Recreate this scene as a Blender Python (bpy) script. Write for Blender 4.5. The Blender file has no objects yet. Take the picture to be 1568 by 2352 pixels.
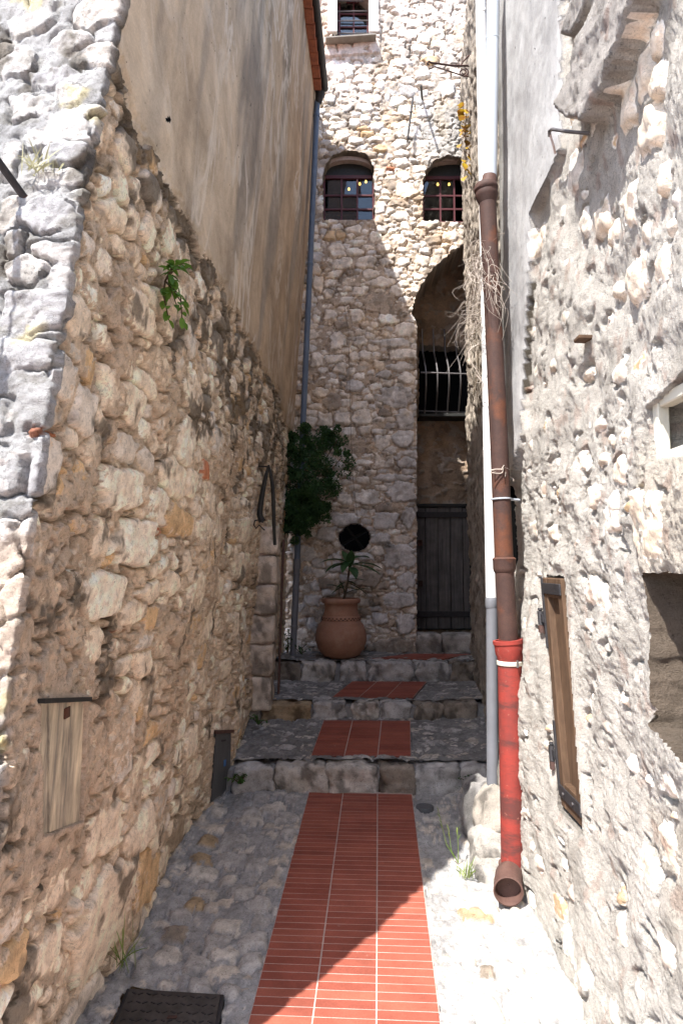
import bpy, math, random
import numpy as np
from mathutils import Vector, Matrix

random.seed(7)
R = np.random.RandomState(11)
C = bpy.context.scene.collection
scn = bpy.context.scene
E0 = 1.55                       # eye height above the ground under the camera
FPX = 1568.0                    # focal length in pixels of a 1568 x 2352 frame
PITCH = math.atan(124 / 1568.0)

# ------------------------------------------------------------------ camera, world, sun, exposure
cam_d = bpy.data.cameras.new('camera')
cam_d.sensor_fit = 'HORIZONTAL'; cam_d.sensor_width = 24.0; cam_d.lens = 24.0
cam_d.clip_start = 0.02; cam_d.clip_end = 3000
cam = bpy.data.objects.new('camera', cam_d); C.objects.link(cam)
cam.location = (0, 0, E0); cam.rotation_euler = (math.radians(90) + PITCH, 0, 0)
scn.camera = cam

LDIR = Vector((0.40, 0.53, -1.0)).normalized()      # the way sunlight travels
elev = math.asin(-LDIR.z)
azim = math.atan2(-LDIR.x, -LDIR.y)                 # of the direction towards the sun, clockwise from +Y
world = bpy.data.worlds.new('World'); scn.world = world; world.use_nodes = True
wn = world.node_tree.nodes; wl = world.node_tree.links; wn.clear()
wo = wn.new('ShaderNodeOutputWorld'); wb = wn.new('ShaderNodeBackground'); ws = wn.new('ShaderNodeTexSky')
ws.sky_type = 'NISHITA'; ws.sun_disc = False
ws.sun_elevation = elev; ws.sun_rotation = azim
wb.inputs['Strength'].default_value = 0.142
wl.new(ws.outputs[0], wb.inputs[0]); wl.new(wb.outputs[0], wo.inputs[0])
sun_d = bpy.data.lights.new('sun', 'SUN'); sun_d.energy = 3.0; sun_d.angle = math.radians(0.5)
sun_d.color = (1.0, 0.965, 0.92)
sun = bpy.data.objects.new('sun', sun_d); C.objects.link(sun)
sun.rotation_euler = LDIR.to_track_quat('-Z', 'Y').to_euler(); sun.location = (-4, -5, 12)
vs = scn.view_settings
scn.display_settings.display_device = 'sRGB'
vs.view_transform = 'Standard'; vs.look = 'None'; vs.gamma = 1.0; vs.exposure = 2.05; vs.use_curve_mapping = False
scn.render.engine = 'CYCLES'
scn.cycles.use_denoising = True
scn.cycles.max_bounces = 10; scn.cycles.diffuse_bounces = 6; scn.cycles.transparent_max_bounces = 12

# ------------------------------------------------------------------ pixel <-> place
def P(px, py, Y):
    rx = (px - 784) / FPX; ru = (1176 - py) / FPX
    a = math.cos(PITCH) - ru * math.sin(PITCH); b = math.sin(PITCH) + ru * math.cos(PITCH)
    s = Y / a
    return Vector((rx * s, Y, E0 + b * s))
def ground_z(Y): return 0.005 + 0.054 * Y

# ------------------------------------------------------------------ numpy noise
class Noise:
    def __init__(s, seed):
        r = np.random.RandomState(seed)
        s.p = r.permutation(1024); a = r.rand(1024) * 2 * np.pi
        s.gx = np.cos(a); s.gy = np.sin(a)
        g = r.normal(size=(1024, 3)); s.g3 = g / np.linalg.norm(g, axis=1)[:, None]
    def n2(s, x, y):
        x = np.asarray(x, float) + 511.3; y = np.asarray(y, float) + 307.7
        xi = np.floor(x).astype(int); yi = np.floor(y).astype(int); fx = x - xi; fy = y - yi
        u = fx ** 3 * (fx * (fx * 6 - 15) + 10); v = fy ** 3 * (fy * (fy * 6 - 15) + 10)
        def g(i, j):
            h = s.p[(s.p[(xi + i) & 1023] + yi + j) & 1023]
            return s.gx[h] * (fx - i) + s.gy[h] * (fy - j)
        a = g(0, 0) * (1 - u) + g(1, 0) * u; b = g(0, 1) * (1 - u) + g(1, 1) * u
        return (a * (1 - v) + b * v) * 1.5
    def fbm(s, x, y, o=4, gain=0.5):
        t = 0; a = 1; f = 1
        for i in range(o):
            t = t + a * s.n2(x * f + i * 17.3, y * f - i * 9.1); a *= gain; f *= 2.03
        return t
    def n3(s, p):
        p = np.asarray(p, float) + 400.37; i = np.floor(p).astype(int); f = p - i
        w = f ** 3 * (f * (f * 6 - 15) + 10); t = 0
        for dx in (0, 1):
            for dy in (0, 1):
                for dz in (0, 1):
                    h = s.p[(s.p[(s.p[(i[:, 0] + dx) & 1023] + i[:, 1] + dy) & 1023] + i[:, 2] + dz) & 1023]
                    d = (s.g3[h] * (f - np.array([dx, dy, dz]))).sum(1)
                    t = t + d * (w[:, 0] if dx else 1 - w[:, 0]) * (w[:, 1] if dy else 1 - w[:, 1]) * (w[:, 2] if dz else 1 - w[:, 2])
        return t * 1.6
    def fbm3(s, p, o=4, gain=0.5):
        t = 0; a = 1; f = 1
        for i in range(o):
            t = t + a * s.n3(p * f + i * 13.7); a *= gain; f *= 2.03
        return t
N1, N2, N3, N4 = Noise(1), Noise(2), Noise(3), Noise(4)
def sstep(a, b, x):
    t = np.clip((x - a) / (b - a), 0, 1); return t * t * (3 - 2 * t)
def lerp(a, b, t): return a + (b - a) * t

# ------------------------------------------------------------------ materials
def mat_new(name):
    m = bpy.data.materials.new(name); m.use_nodes = True
    nt = m.node_tree; b = nt.nodes['Principled BSDF']
    return m, nt, b
def nd(nt, t, **k):
    n = nt.nodes.new(t)
    for a, v in k.items():
        if a in n.inputs: n.inputs[a].default_value = v
        else: setattr(n, a, v)
    return n
def pos(nt, scale=(1, 1, 1)):
    g = nt.nodes.new('ShaderNodeNewGeometry'); m = nt.nodes.new('ShaderNodeVectorMath'); m.operation = 'MULTIPLY'
    m.inputs[1].default_value = scale; nt.links.new(g.outputs['Position'], m.inputs[0]); return m.outputs[0]
def noise(nt, vec, scale, detail=4, rough=0.6, dist=0.0):
    n = nd(nt, 'ShaderNodeTexNoise'); n.inputs['Scale'].default_value = scale; n.inputs['Detail'].default_value = detail
    n.inputs['Roughness'].default_value = rough; n.inputs['Distortion'].default_value = dist
    nt.links.new(vec, n.inputs['Vector']); return n.outputs['Fac']
def ramp(nt, fac, stops):
    r = nt.nodes.new('ShaderNodeValToRGB'); e = r.color_ramp.elements
    while len(e) < len(stops): e.new(0.5)
    for el, (p, c) in zip(e, stops):
        el.position = p; el.color = (c, c, c, 1) if isinstance(c, (int, float)) else (*c, 1)
    nt.links.new(fac, r.inputs[0]); return r.outputs[0]
def mix(nt, mode, fac, a, b):
    m = nt.nodes.new('ShaderNodeMix'); m.data_type = 'RGBA'; m.blend_type = mode
    for sock, v in ((m.inputs[0], fac), (m.inputs[6], a), (m.inputs[7], b)):
        if hasattr(v, 'is_linked'): nt.links.new(v, sock)
        elif isinstance(v, (int, float)): sock.default_value = v
        else: sock.default_value = (*v, 1)
    return m.outputs[2]
def math_n(nt, op, a, b=0.0):
    m = nt.nodes.new('ShaderNodeMath'); m.operation = op
    for sock, v in ((m.inputs[0], a), (m.inputs[1], b)):
        if hasattr(v, 'is_linked'): nt.links.new(v, sock)
        else: sock.default_value = v
    return m.outputs[0]
def bump(nt, b, h, strength=0.5, dist=0.01, normal=None):
    n = nt.nodes.new('ShaderNodeBump'); n.inputs['Strength'].default_value = strength; n.inputs['Distance'].default_value = dist
    nt.links.new(h, n.inputs['Height'])
    if normal is not None: nt.links.new(normal, n.inputs['Normal'])
    nt.links.new(n.outputs[0], b.inputs['Normal']); return n.outputs[0]

def mineral(name, grain=60, bstr=0.5, bdist=0.006, lo=0.84, hi=1.16, spec=0.15):
    m, nt, b = mat_new(name)
    a = nd(nt, 'ShaderNodeAttribute'); a.attribute_name = 'Col'
    v = pos(nt)
    c = mix(nt, 'MULTIPLY', 1.0, a.outputs['Color'], ramp(nt, noise(nt, v, 22, 6, 0.65), [(0.3, lo), (0.7, hi)]))
    c = mix(nt, 'MULTIPLY', 1.0, c, ramp(nt, noise(nt, v, 190, 3, 0.7), [(0.32, 0.82), (0.55, 1.06)]))
    pit = ramp(nt, noise(nt, v, 75, 3, 0.6), [(0.30, 0.55), (0.36, 1.0)])
    cr = math_n(nt, 'ABSOLUTE', math_n(nt, 'SUBTRACT', noise(nt, v, 13, 5, 0.6, 0.6), 0.5))
    c = mix(nt, 'MULTIPLY', 1.0, mix(nt, 'MULTIPLY', 1.0, c, pit), ramp(nt, cr, [(0.0, 0.65), (0.011, 1.0)]))
    nt.links.new(c, b.inputs['Base Color'])
    b.inputs['Roughness'].default_value = 0.92; b.inputs['Specular IOR Level'].default_value = spec
    h = math_n(nt, 'ADD', noise(nt, v, grain, 6, 0.7), math_n(nt, 'MULTIPLY', noise(nt, v, grain * 4, 4, 0.7), 0.45))
    bump(nt, b, h, bstr, bdist); return m
M = {}
M['stone'] = mineral('limestone', 60, 0.5, 0.008)
M['mortar'] = mineral('lime_mortar', 95, 0.8, 0.010, 0.8, 1.18)
M['paving'] = mineral('paving_stone', 60, 0.55, 0.007, 0.7, 1.2)
M['rough'] = mineral('rough_mortar', 100, 1.0, 0.026, 0.88, 1.1)

def plaster_mat(name, light, streak_dark, vein, sc=1.0):
    m, nt, b = mat_new(name)
    a = nd(nt, 'ShaderNodeAttribute'); a.attribute_name = 'Col'
    vs_ = pos(nt, (3.0 * sc, 1.3 * sc, 0.75 * sc)); v = pos(nt)
    c = mix(nt, 'MULTIPLY', 1.0, a.outputs['Color'], ramp(nt, noise(nt, vs_, 1.3, 7, 0.68, 0.8), [(0.34, streak_dark), (0.62, (1.10, 1.10, 1.09))]))
    c = mix(nt, 'MULTIPLY', 1.0, c, ramp(nt, noise(nt, pos(nt, (9, 4, 2.2)), 1.0, 7, 0.65, 0.3), [(0.3, 0.9), (0.68, 1.06)]))
    c = mix(nt, 'MULTIPLY', 1.0, c, ramp(nt, noise(nt, pos(nt, (1.6, .8, 1.2)), 2.8, 9, 0.74, 0.5), [(0.34, (0.70, 0.69, 0.68)), (0.6, (1.06, 1.06, 1.05))]))
    w = noise(nt, pos(nt, (6, 2.6, 1.3)), 1.0, 4, 0.6, 0.8)
    w = math_n(nt, 'ABSOLUTE', math_n(nt, 'SUBTRACT', w, 0.5))
    lines = ramp(nt, w, [(0.0, 1.0), (0.045, 0.0)])
    zone = ramp(nt, noise(nt, pos(nt, (1, 1, .6)), 1.5, 2, 0.5), [(0.42, 0.0), (0.6, vein)])
    c = mix(nt, 'MIX', math_n(nt, 'MULTIPLY', lines, zone), c, light)
    c = mix(nt, 'MULTIPLY', 1.0, c, ramp(nt, noise(nt, v, 160, 3, 0.7), [(0.3, 0.86), (0.65, 1.05)]))
    pits = ramp(nt, noise(nt, v, 34, 2, 0.5), [(0.24, 0.12), (0.27, 1.0)])
    c = mix(nt, 'MULTIPLY', 1.0, c, pits)
    nt.links.new(c, b.inputs['Base Color'])
    b.inputs['Roughness'].default_value = 0.93; b.inputs['Specular IOR Level'].default_value = 0.12
    h = math_n(nt, 'ADD', math_n(nt, 'MULTIPLY', noise(nt, v, 9, 4, 0.6), 2.0), noise(nt, v, 130, 5, 0.7))
    bump(nt, b, h, 0.35, 0.006); return m
M['plaster_tan'] = plaster_mat('tan_render', (0.74, 0.66, 0.56), (0.74, 0.72, 0.70), 0.8)
M['plaster_grey'] = plaster_mat('grey_render', (0.62, 0.60, 0.58), (0.76, 0.76, 0.76), 0.2, 1.4)

def simple(name, col, rough=0.6, metal=0.0, n_scale=20, lo=0.8, hi=1.15, bstr=0.15, stretch=(1, 1, 1), spec=0.3):
    m, nt, b = mat_new(name); v = pos(nt, stretch)
    c = mix(nt, 'MULTIPLY', 1.0, col, ramp(nt, noise(nt, v, n_scale, 5, 0.65), [(0.3, lo), (0.7, hi)]))
    nt.links.new(c, b.inputs['Base Color']); b.inputs['Roughness'].default_value = rough; b.inputs['Metallic'].default_value = metal
    b.inputs['Specular IOR Level'].default_value = spec
    if bstr: bump(nt, b, noise(nt, v, n_scale * 4, 4, 0.6), bstr, 0.003)
    return m
def duo(name, c1, c2, scale, lo, hi, rough=0.7, stretch=(1, 1, 1), c3=None, bstr=0.25, fine=True):
    m, nt, b = mat_new(name); v = pos(nt, stretch)
    f = ramp(nt, noise(nt, v, scale, 6, 0.68, 0.2), [(lo, 0.0), (hi, 1.0)])
    c = mix(nt, 'MIX', f, c1, c2)
    if c3 is not None:
        f2 = ramp(nt, noise(nt, pos(nt), scale * 0.35, 4, 0.7), [(0.52, 0.0), (0.66, 0.85)])
        c = mix(nt, 'MIX', f2, c, c3)
    if fine: c = mix(nt, 'MULTIPLY', 1.0, c, ramp(nt, noise(nt, pos(nt), 220, 3, 0.7), [(0.3, 0.8), (0.66, 1.1)]))
    nt.links.new(c, b.inputs['Base Color']); b.inputs['Roughness'].default_value = rough
    b.inputs['Specular IOR Level'].default_value = 0.3
    bump(nt, b, noise(nt, pos(nt), 150, 4, 0.65), bstr, 0.003); return m
M['rust'] = duo('rusty_iron', (0.070, 0.036, 0.028), (0.046, 0.025, 0.021), 14, 0.35, 0.65, 0.75, c3=(0.12, 0.042, 0.02))
def red_mat():
    m, nt, b = mat_new('worn_red_paint'); v = pos(nt)
    c = mix(nt, 'MIX', ramp(nt, noise(nt, pos(nt, (1, 1, .8)), 9, 8, 0.72), [(0.40, 0.0), (0.66, 0.85)]), (0.27, 0.040, 0.030), (0.15, 0.034, 0.029))
    c = mix(nt, 'MIX', ramp(nt, noise(nt, pos(nt, (30, 30, 120)), 1.0, 4, 0.6), [(0.56, 0.0), (0.70, 0.5)]), c, (0.10, 0.035, 0.03))
    c = mix(nt, 'MIX', ramp(nt, noise(nt, pos(nt, (.8, .8, 2.6)), 3.1, 5, 0.7), [(0.53, 0.0), (0.62, 0.85)]), c, (0.085, 0.034, 0.03))
    c = mix(nt, 'MIX', ramp(nt, noise(nt, v, 30, 5, 0.7), [(0.63, 0.0), (0.69, 0.8)]), c, (0.30, 0.13, 0.10))
    nt.links.new(c, b.inputs['Base Color']); b.inputs['Roughness'].default_value = 0.6; b.inputs['Specular IOR Level'].default_value = 0.25
    bump(nt, b, noise(nt, v, 120, 5, 0.65), 0.25, 0.003); return m
M['red_paint'] = red_mat()
M['rust_light'] = duo('brown_iron', (0.12, 0.066, 0.052), (0.08, 0.042, 0.034), 12, 0.35, 0.65, 0.7)
M['white_pvc'] = simple('white_pipe_plastic', (0.80, 0.79, 0.76), 0.35, 0, 6, 0.93, 1.03, 0.03, (1, 1, .2))
M['zinc'] = duo('zinc_sheet', (0.42, 0.46, 0.51), (0.36, 0.40, 0.44), 5, 0.35, 0.7, 0.42, (6, 6, .5), bstr=0.05, fine=False)
M['grey_pvc'] = simple('grey_pipe_plastic', (0.15, 0.155, 0.17), 0.45, 0, 8, 0.9, 1.08, 0.04)
M['dark_zinc'] = simple('blue_grey_pipe_plastic', (0.11, 0.145, 0.20), 0.5, 0, 8, 0.85, 1.1, 0.05)
M['iron'] = simple('dark_iron', (0.035, 0.033, 0.035), 0.55, 0.3, 40, 0.7, 1.3, 0.3)
M['steel'] = simple('worn_steel_bar', (0.16, 0.15, 0.15), 0.4, 0.6, 40, 0.8, 1.2, 0.1)
M['box_grey'] = duo('grey_box_metal', (0.105, 0.11, 0.115), (0.085, 0.085, 0.09), 9, 0.4, 0.6, 0.5, (1, 1, .4))
def tile_mat(name, col):
    m, nt, b = mat_new(name); v = pos(nt)
    oi = nd(nt, 'ShaderNodeObjectInfo')
    c = mix(nt, 'MULTIPLY', 1.0, col, ramp(nt, oi.outputs['Random'], [(0, (0.84, 0.80, 0.80)), (0.5, (1.0, 1.0, 1.0)), (1, (1.08, 1.14, 1.12))]))
    c = mix(nt, 'MULTIPLY', 1.0, c, ramp(nt, noise(nt, v, 7, 6, 0.68), [(0.32, 0.80), (0.68, 1.12)]))
    sp = ramp(nt, noise(nt, v, 16, 4, 0.6), [(0.69, 0.0), (0.75, 0.5)])
    c = mix(nt, 'MIX', sp, c, (0.34, 0.20, 0.16))
    c = mix(nt, 'MULTIPLY', 1.0, c, ramp(nt, noise(nt, v, 150, 3, 0.7), [(0.3, 0.86), (0.65, 1.06)]))
    nt.links.new(c, b.inputs['Base Color']); b.inputs['Roughness'].default_value = 0.62
    b.inputs['Specular IOR Level'].default_value = 0.3
    bump(nt, b, noise(nt, v, 120, 4, 0.6), 0.2, 0.002); return m
M['tile'] = tile_mat('red_path_tile', (0.28, 0.078, 0.051))
M['roof_tile'] = duo('roof_tile_clay', (0.36, 0.12, 0.065), (0.24, 0.08, 0.05), 14, 0.4, 0.6, 0.8)
M['grout'] = simple('pale_grout', (0.42, 0.325, 0.285), 0.9, 0, 30, 0.75, 1.15, 0.2)
def wood(name, c1, c2, ax=2, grain=(60, 60, 2.2), rough=0.75):
    m, nt, b = mat_new(name)
    f = noise(nt, pos(nt, grain), 1.0, 6, 0.65, 0.3)
    c = mix(nt, 'MIX', ramp(nt, f, [(0.36, 0.0), (0.62, 1.0)]), c1, c2)
    c = mix(nt, 'MULTIPLY', 1.0, c, ramp(nt, noise(nt, pos(nt), 11, 4, 0.6), [(0.3, 0.78), (0.7, 1.14)]))
    nt.links.new(c, b.inputs['Base Color']); b.inputs['Roughness'].default_value = rough
    b.inputs['Specular IOR Level'].default_value = 0.25
    bump(nt, b, f, 0.45, 0.004); return m
M['wood_grey'] = wood('grey_door_wood', (0.075, 0.070, 0.070), (0.13, 0.12, 0.112))
M['wood_brown'] = wood('brown_shutter_wood', (0.070, 0.040, 0.023), (0.100, 0.060, 0.035))
M['wood_cream'] = wood('weathered_cream_wood', (0.24, 0.21, 0.17), (0.66, 0.56, 0.40), grain=(45, 26, 1.5))
M['wood_dark'] = simple('dark_wood', (0.022, 0.022, 0.020), 0.6, 0, 30, 0.7, 1.3, 0.2)
M['maroon'] = simple('maroon_window_paint', (0.085, 0.022, 0.026), 0.5, 0, 18, 0.85, 1.1, 0.05)
M['cream_paint'] = simple('cream_frame_paint', (0.52, 0.50, 0.42), 0.55, 0, 14, 0.88, 1.06, 0.1)
M['terracotta'] = duo('terracotta_jar', (0.36, 0.19, 0.125), (0.27, 0.135, 0.085), 7, 0.35, 0.7, 0.72, (1, 1, 2.2), c3=(0.42, 0.27, 0.19))
M['sill'] = simple('sill_slab', (0.20, 0.18, 0.15), 0.85, 0, 20, 0.8, 1.2, 0.2)
M['step_bed'] = simple('step_mortar', (0.26, 0.25, 0.24), 0.95, 0, 25, 0.7, 1.2, 0.5)
M['dark'] = simple('unlit_room', (0.012, 0.011, 0.010), 0.9, 0, 5, 0.9, 1.1, 0)
M['soil'] = simple('soil', (0.04, 0.03, 0.022), 0.95, 0, 40, 0.7, 1.3, 0.4)
def glass_mat():
    m, nt, b = mat_new('window_glass'); nt.nodes.remove(b)
    out = nt.nodes['Material Output']
    fr = nd(nt, 'ShaderNodeFresnel'); fr.inputs['IOR'].default_value = 1.42
    g = nd(nt, 'ShaderNodeBsdfGlossy'); g.inputs['Roughness'].default_value = 0.03; g.inputs['Color'].default_value = (1, 1, 1, 1)
    t = nd(nt, 'ShaderNodeBsdfTransparent'); t.inputs['Color'].default_value = (0.75, 0.78, 0.78, 1)
    bp = nd(nt, 'ShaderNodeBump'); bp.inputs['Strength'].default_value = 0.06; bp.inputs['Distance'].default_value = 0.01
    nt.links.new(noise(nt, pos(nt), 6, 2, 0.5), bp.inputs['Height']); nt.links.new(bp.outputs[0], g.inputs['Normal'])
    ms = nd(nt, 'ShaderNodeMixShader'); nt.links.new(fr.outputs[0], ms.inputs[0]); nt.links.new(t.outputs[0], ms.inputs[1]); nt.links.new(g.outputs[0], ms.inputs[2])
    nt.links.new(ms.outputs[0], out.inputs['Surface']); return m
M['glass'] = glass_mat()
def leaf_mat(name, c1, c2):
    m, nt, b = mat_new(name)
    a = nd(nt, 'ShaderNodeAttribute'); a.attribute_name = 'Col'
    c = mix(nt, 'MIX', ramp(nt, noise(nt, pos(nt), 14, 3, 0.6), [(0.35, 0.0), (0.65, 1.0)]), c1, c2)
    nt.links.new(c, b.inputs['Base Color']); b.inputs['Roughness'].default_value = 0.5
    b.inputs['Specular IOR Level'].default_value = 0.35
    tr = nd(nt, 'ShaderNodeBsdfTranslucent'); nt.links.new(c, tr.inputs[0])
    ms = nd(nt, 'ShaderNodeMixShader'); ms.inputs[0].default_value = 0.3
    out = nt.nodes['Material Output']; nt.links.new(b.outputs[0], ms.inputs[1]); nt.links.new(tr.outputs[0], ms.inputs[2]); nt.links.new(ms.outputs[0], out.inputs['Surface'])
    return m
M['leaf_dark'] = leaf_mat('dark_green_leaf', (0.028, 0.075, 0.024), (0.05, 0.115, 0.036))
M['leaf'] = leaf_mat('green_leaf', (0.045, 0.115, 0.025), (0.08, 0.17, 0.032))
M['leaf_bright'] = leaf_mat('bright_green_leaf', (0.075, 0.19, 0.025), (0.14, 0.27, 0.035))
M['straw'] = leaf_mat('dry_straw', (0.34, 0.33, 0.19), (0.45, 0.42, 0.27))
M['leaf_yellow'] = leaf_mat('yellow_leaf', (0.42, 0.30, 0.02), (0.30, 0.13, 0.03))
M['grass'] = leaf_mat('grass_blade', (0.13, 0.22, 0.04), (0.26, 0.32, 0.08))
M['dry'] = simple('dry_root', (0.42, 0.36, 0.31), 0.9, 0, 30, 0.7, 1.2, 0)
M['stem'] = simple('brown_stem', (0.09, 0.065, 0.04), 0.9, 0, 30, 0.7, 1.2, 0)
def emit_mat(name, col, s):
    m, nt, b = mat_new(name); b.inputs['Base Color'].default_value = (*col, 1)
    b.inputs['Emission Color'].default_value = (*col, 1); b.inputs['Emission Strength'].default_value = s
    nz = noise(nt, pos(nt), 40, 2); return m
M['bulb'] = emit_mat('lit_bulb', (1.0, 0.62, 0.16), 0.9)

# ------------------------------------------------------------------ objects, parts, labels
def new_mesh(name, verts, faces, mat, smooth=True, col=None):
    me = bpy.data.meshes.new(name)
    if isinstance(verts, np.ndarray) and isinstance(faces, np.ndarray):
        nv, nf, k = len(verts), len(faces), faces.shape[1]
        me.vertices.add(nv); me.vertices.foreach_set('co', verts.astype(np.float32).ravel())
        me.loops.add(nf * k); me.loops.foreach_set('vertex_index', faces.astype(np.int32).ravel())
        me.polygons.add(nf); me.polygons.foreach_set('loop_start', np.arange(0, nf * k, k, dtype=np.int32))
        me.update(calc_edges=True)
    else:
        me.from_pydata([tuple(v) for v in verts], [], [tuple(f) for f in faces]); me.update()
    if smooth: me.polygons.foreach_set('use_smooth', np.ones(len(me.polygons), bool))
    if col is not None:
        a = me.attributes.new('Col', 'FLOAT_COLOR', 'POINT')
        c4 = np.ones((len(verts), 4), np.float32); c4[:, :3] = col; a.data.foreach_set('color', c4.ravel())
    if mat is not None: me.materials.append(mat)
    return me
def wpos(o):
    p = Vector((0, 0, 0))
    while o is not None: p += o.location; o = o.parent
    return p
def put(name, me, parent=None, at=(0, 0, 0)):
    """link a mesh whose coordinates are world coordinates minus `at`"""
    o = bpy.data.objects.new(name, me); C.objects.link(o)
    if parent is not None: o.parent = parent; o.location = Vector(at) - wpos(parent)
    else: o.location = at
    return o
def tag(o, label=None, cat=None, group=None, kind=None):
    if label: o['label'] = label
    if cat: o['category'] = cat
    if group: o['group'] = group
    if kind: o['kind'] = kind
    return o
def thing(name, label, cat, loc, group=None):
    o = bpy.data.objects.new(name, None); C.objects.link(o); o.location = loc; o.empty_display_size = 0.1
    return tag(o, label, cat, group)

class MB:
    xf = None                                   # optional shear for a whole leaning object
    def __init__(s): s.v = []; s.f = []
    def add(s, vs_, fs):
        n = len(s.v); s.v += [tuple(v) for v in vs_]; s.f += [tuple(i + n for i in f) for f in fs]; return s
    def box(s, a, b, c, o, bev=0.0):
        """box spanned by vectors a, b, c from corner o, with chamfered edges when bev > 0"""
        a, b, c, o = Vector(a), Vector(b), Vector(c), Vector(o)
        if bev <= 0:
            vs_ = [o + a * i + b * j + c * k for k in (0, 1) for j in (0, 1) for i in (0, 1)]
            fs = [(0, 2, 3, 1), (4, 5, 7, 6), (0, 1, 5, 4), (2, 6, 7, 3), (0, 4, 6, 2), (1, 3, 7, 5)]
            return s.add(vs_, fs)
        la, lb, lc = a.length, b.length, c.length
        bev = min(bev, 0.45 * min(la, lb, lc))
        vs_ = []; ix = {}
        for i in (0, 1):
            for j in (0, 1):
                for k in (0, 1):
                    for ax in range(3):
                        t = [i, j, k]; L = (la, lb, lc)
                        fr = [t[q] if q == ax else (bev / L[q] if t[q] == 0 else 1 - bev / L[q]) for q in range(3)]
                        ix[(i, j, k, ax)] = len(vs_); vs_.append(o + a * fr[0] + b * fr[1] + c * fr[2])
        fs = []
        for ax in range(3):
            for side in (0, 1):
                q = [x for x in range(3) if x != ax]
                loop = []
                for (m, n) in ((0, 0), (1, 0), (1, 1), (0, 1)):
                    t = [0, 0, 0]; t[ax] = side; t[q[0]] = m; t[q[1]] = n; loop.append(ix[(*t, ax)])
                fs.append(loop if (side == 1) == (ax != 1) else loop[::-1])
        for ax in range(3):
            q = [x for x in range(3) if x != ax]
            for m in (0, 1):
                for n in (0, 1):
                    t0 = [0, 0, 0]; t0[q[0]] = m; t0[q[1]] = n; t1 = list(t0); t1[ax] = 1
                    fs.append([ix[(*t0, q[0])], ix[(*t1, q[0])], ix[(*t1, q[1])], ix[(*t0, q[1])]])
        for i in (0, 1):
            for j in (0, 1):
                for k in (0, 1): fs.append([ix[(i, j, k, x)] for x in range(3)])
        return s.add(vs_, fs)
    def tube(s, pts, rad, seg=12, cap=True):
        pts = [Vector(p) for p in pts]; n = len(pts)
        rad = rad if hasattr(rad, '__len__') else [rad] * n
        t = (pts[1] - pts[0]).normalized(); ref = Vector((1, 0, 0)) if abs(t.x) < 0.9 else Vector((0, 1, 0))
        u = (ref - t * ref.dot(t)).normalized(); vs_ = []
        for i in range(n):
            if i == 0: t = (pts[1] - pts[0])
            elif i == n - 1: t = (pts[-1] - pts[-2])
            else: t = (pts[i + 1] - pts[i - 1])
            if t.length < 1e-9: t = Vector((0, 0, 1))
            t.normalize(); u = u - t * u.dot(t)
            u = u.normalized() if u.length > 1e-6 else t.orthogonal().normalized(); w = t.cross(u)
            for k in range(seg):
                a = 2 * math.pi * k / seg; vs_.append(pts[i] + (u * math.cos(a) + w * math.sin(a)) * rad[i])
        fs = [(i * seg + k, i * seg + (k + 1) % seg, (i + 1) * seg + (k + 1) % seg, (i + 1) * seg + k) for i in range(n - 1) for k in range(seg)]
        if cap: fs += [tuple(range(seg))[::-1], tuple((n - 1) * seg + k for k in range(seg))]
        return s.add(vs_, fs)
    def bar(s, p, q, w, h, up=(0, 0, 1)):
        p, q = Vector(p), Vector(q); t = (q - p); up = Vector(up)
        side = t.cross(up).normalized(); u2 = side.cross(t).normalized()
        return s.box(t, side * w, u2 * h, p - side * w / 2 - u2 * h / 2)
    def lathe(s, prof, o, seg=32, axis=(0, 0, 1)):
        o = Vector(o); vs_ = []
        for r, z in prof:
            for k in range(seg):
                a = 2 * math.pi * k / seg; vs_.append(o + Vector((r * math.cos(a), r * math.sin(a), z)))
        n = len(prof)
        fs = [(i * seg + k, i * seg + (k + 1) % seg, (i + 1) * seg + (k + 1) % seg, (i + 1) * seg + k) for i in range(n - 1) for k in range(seg)]
        return s.add(vs_, fs)
    def build(s, name, mat, parent=None, smooth=False, label=None, at=None, fix=True):
        if at is None: at = wpos(parent) if parent is not None else (0, 0, 0)
        at = Vector(at)
        vv = [MB.xf(Vector(v)) for v in s.v] if MB.xf else [Vector(v) for v in s.v]
        me = new_mesh(name, [v - at for v in vv], s.f, mat, smooth)
        if fix:
            import bmesh
            bm = bmesh.new(); bm.from_mesh(me); bmesh.ops.recalc_face_normals(bm, faces=bm.faces); bm.to_mesh(me); bm.free()
        if smooth:
            try: me.set_sharp_from_angle(angle=math.radians(42))
            except Exception: pass
        o = put(name, me, parent, at)
        if label: o['label'] = label
        return o

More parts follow.
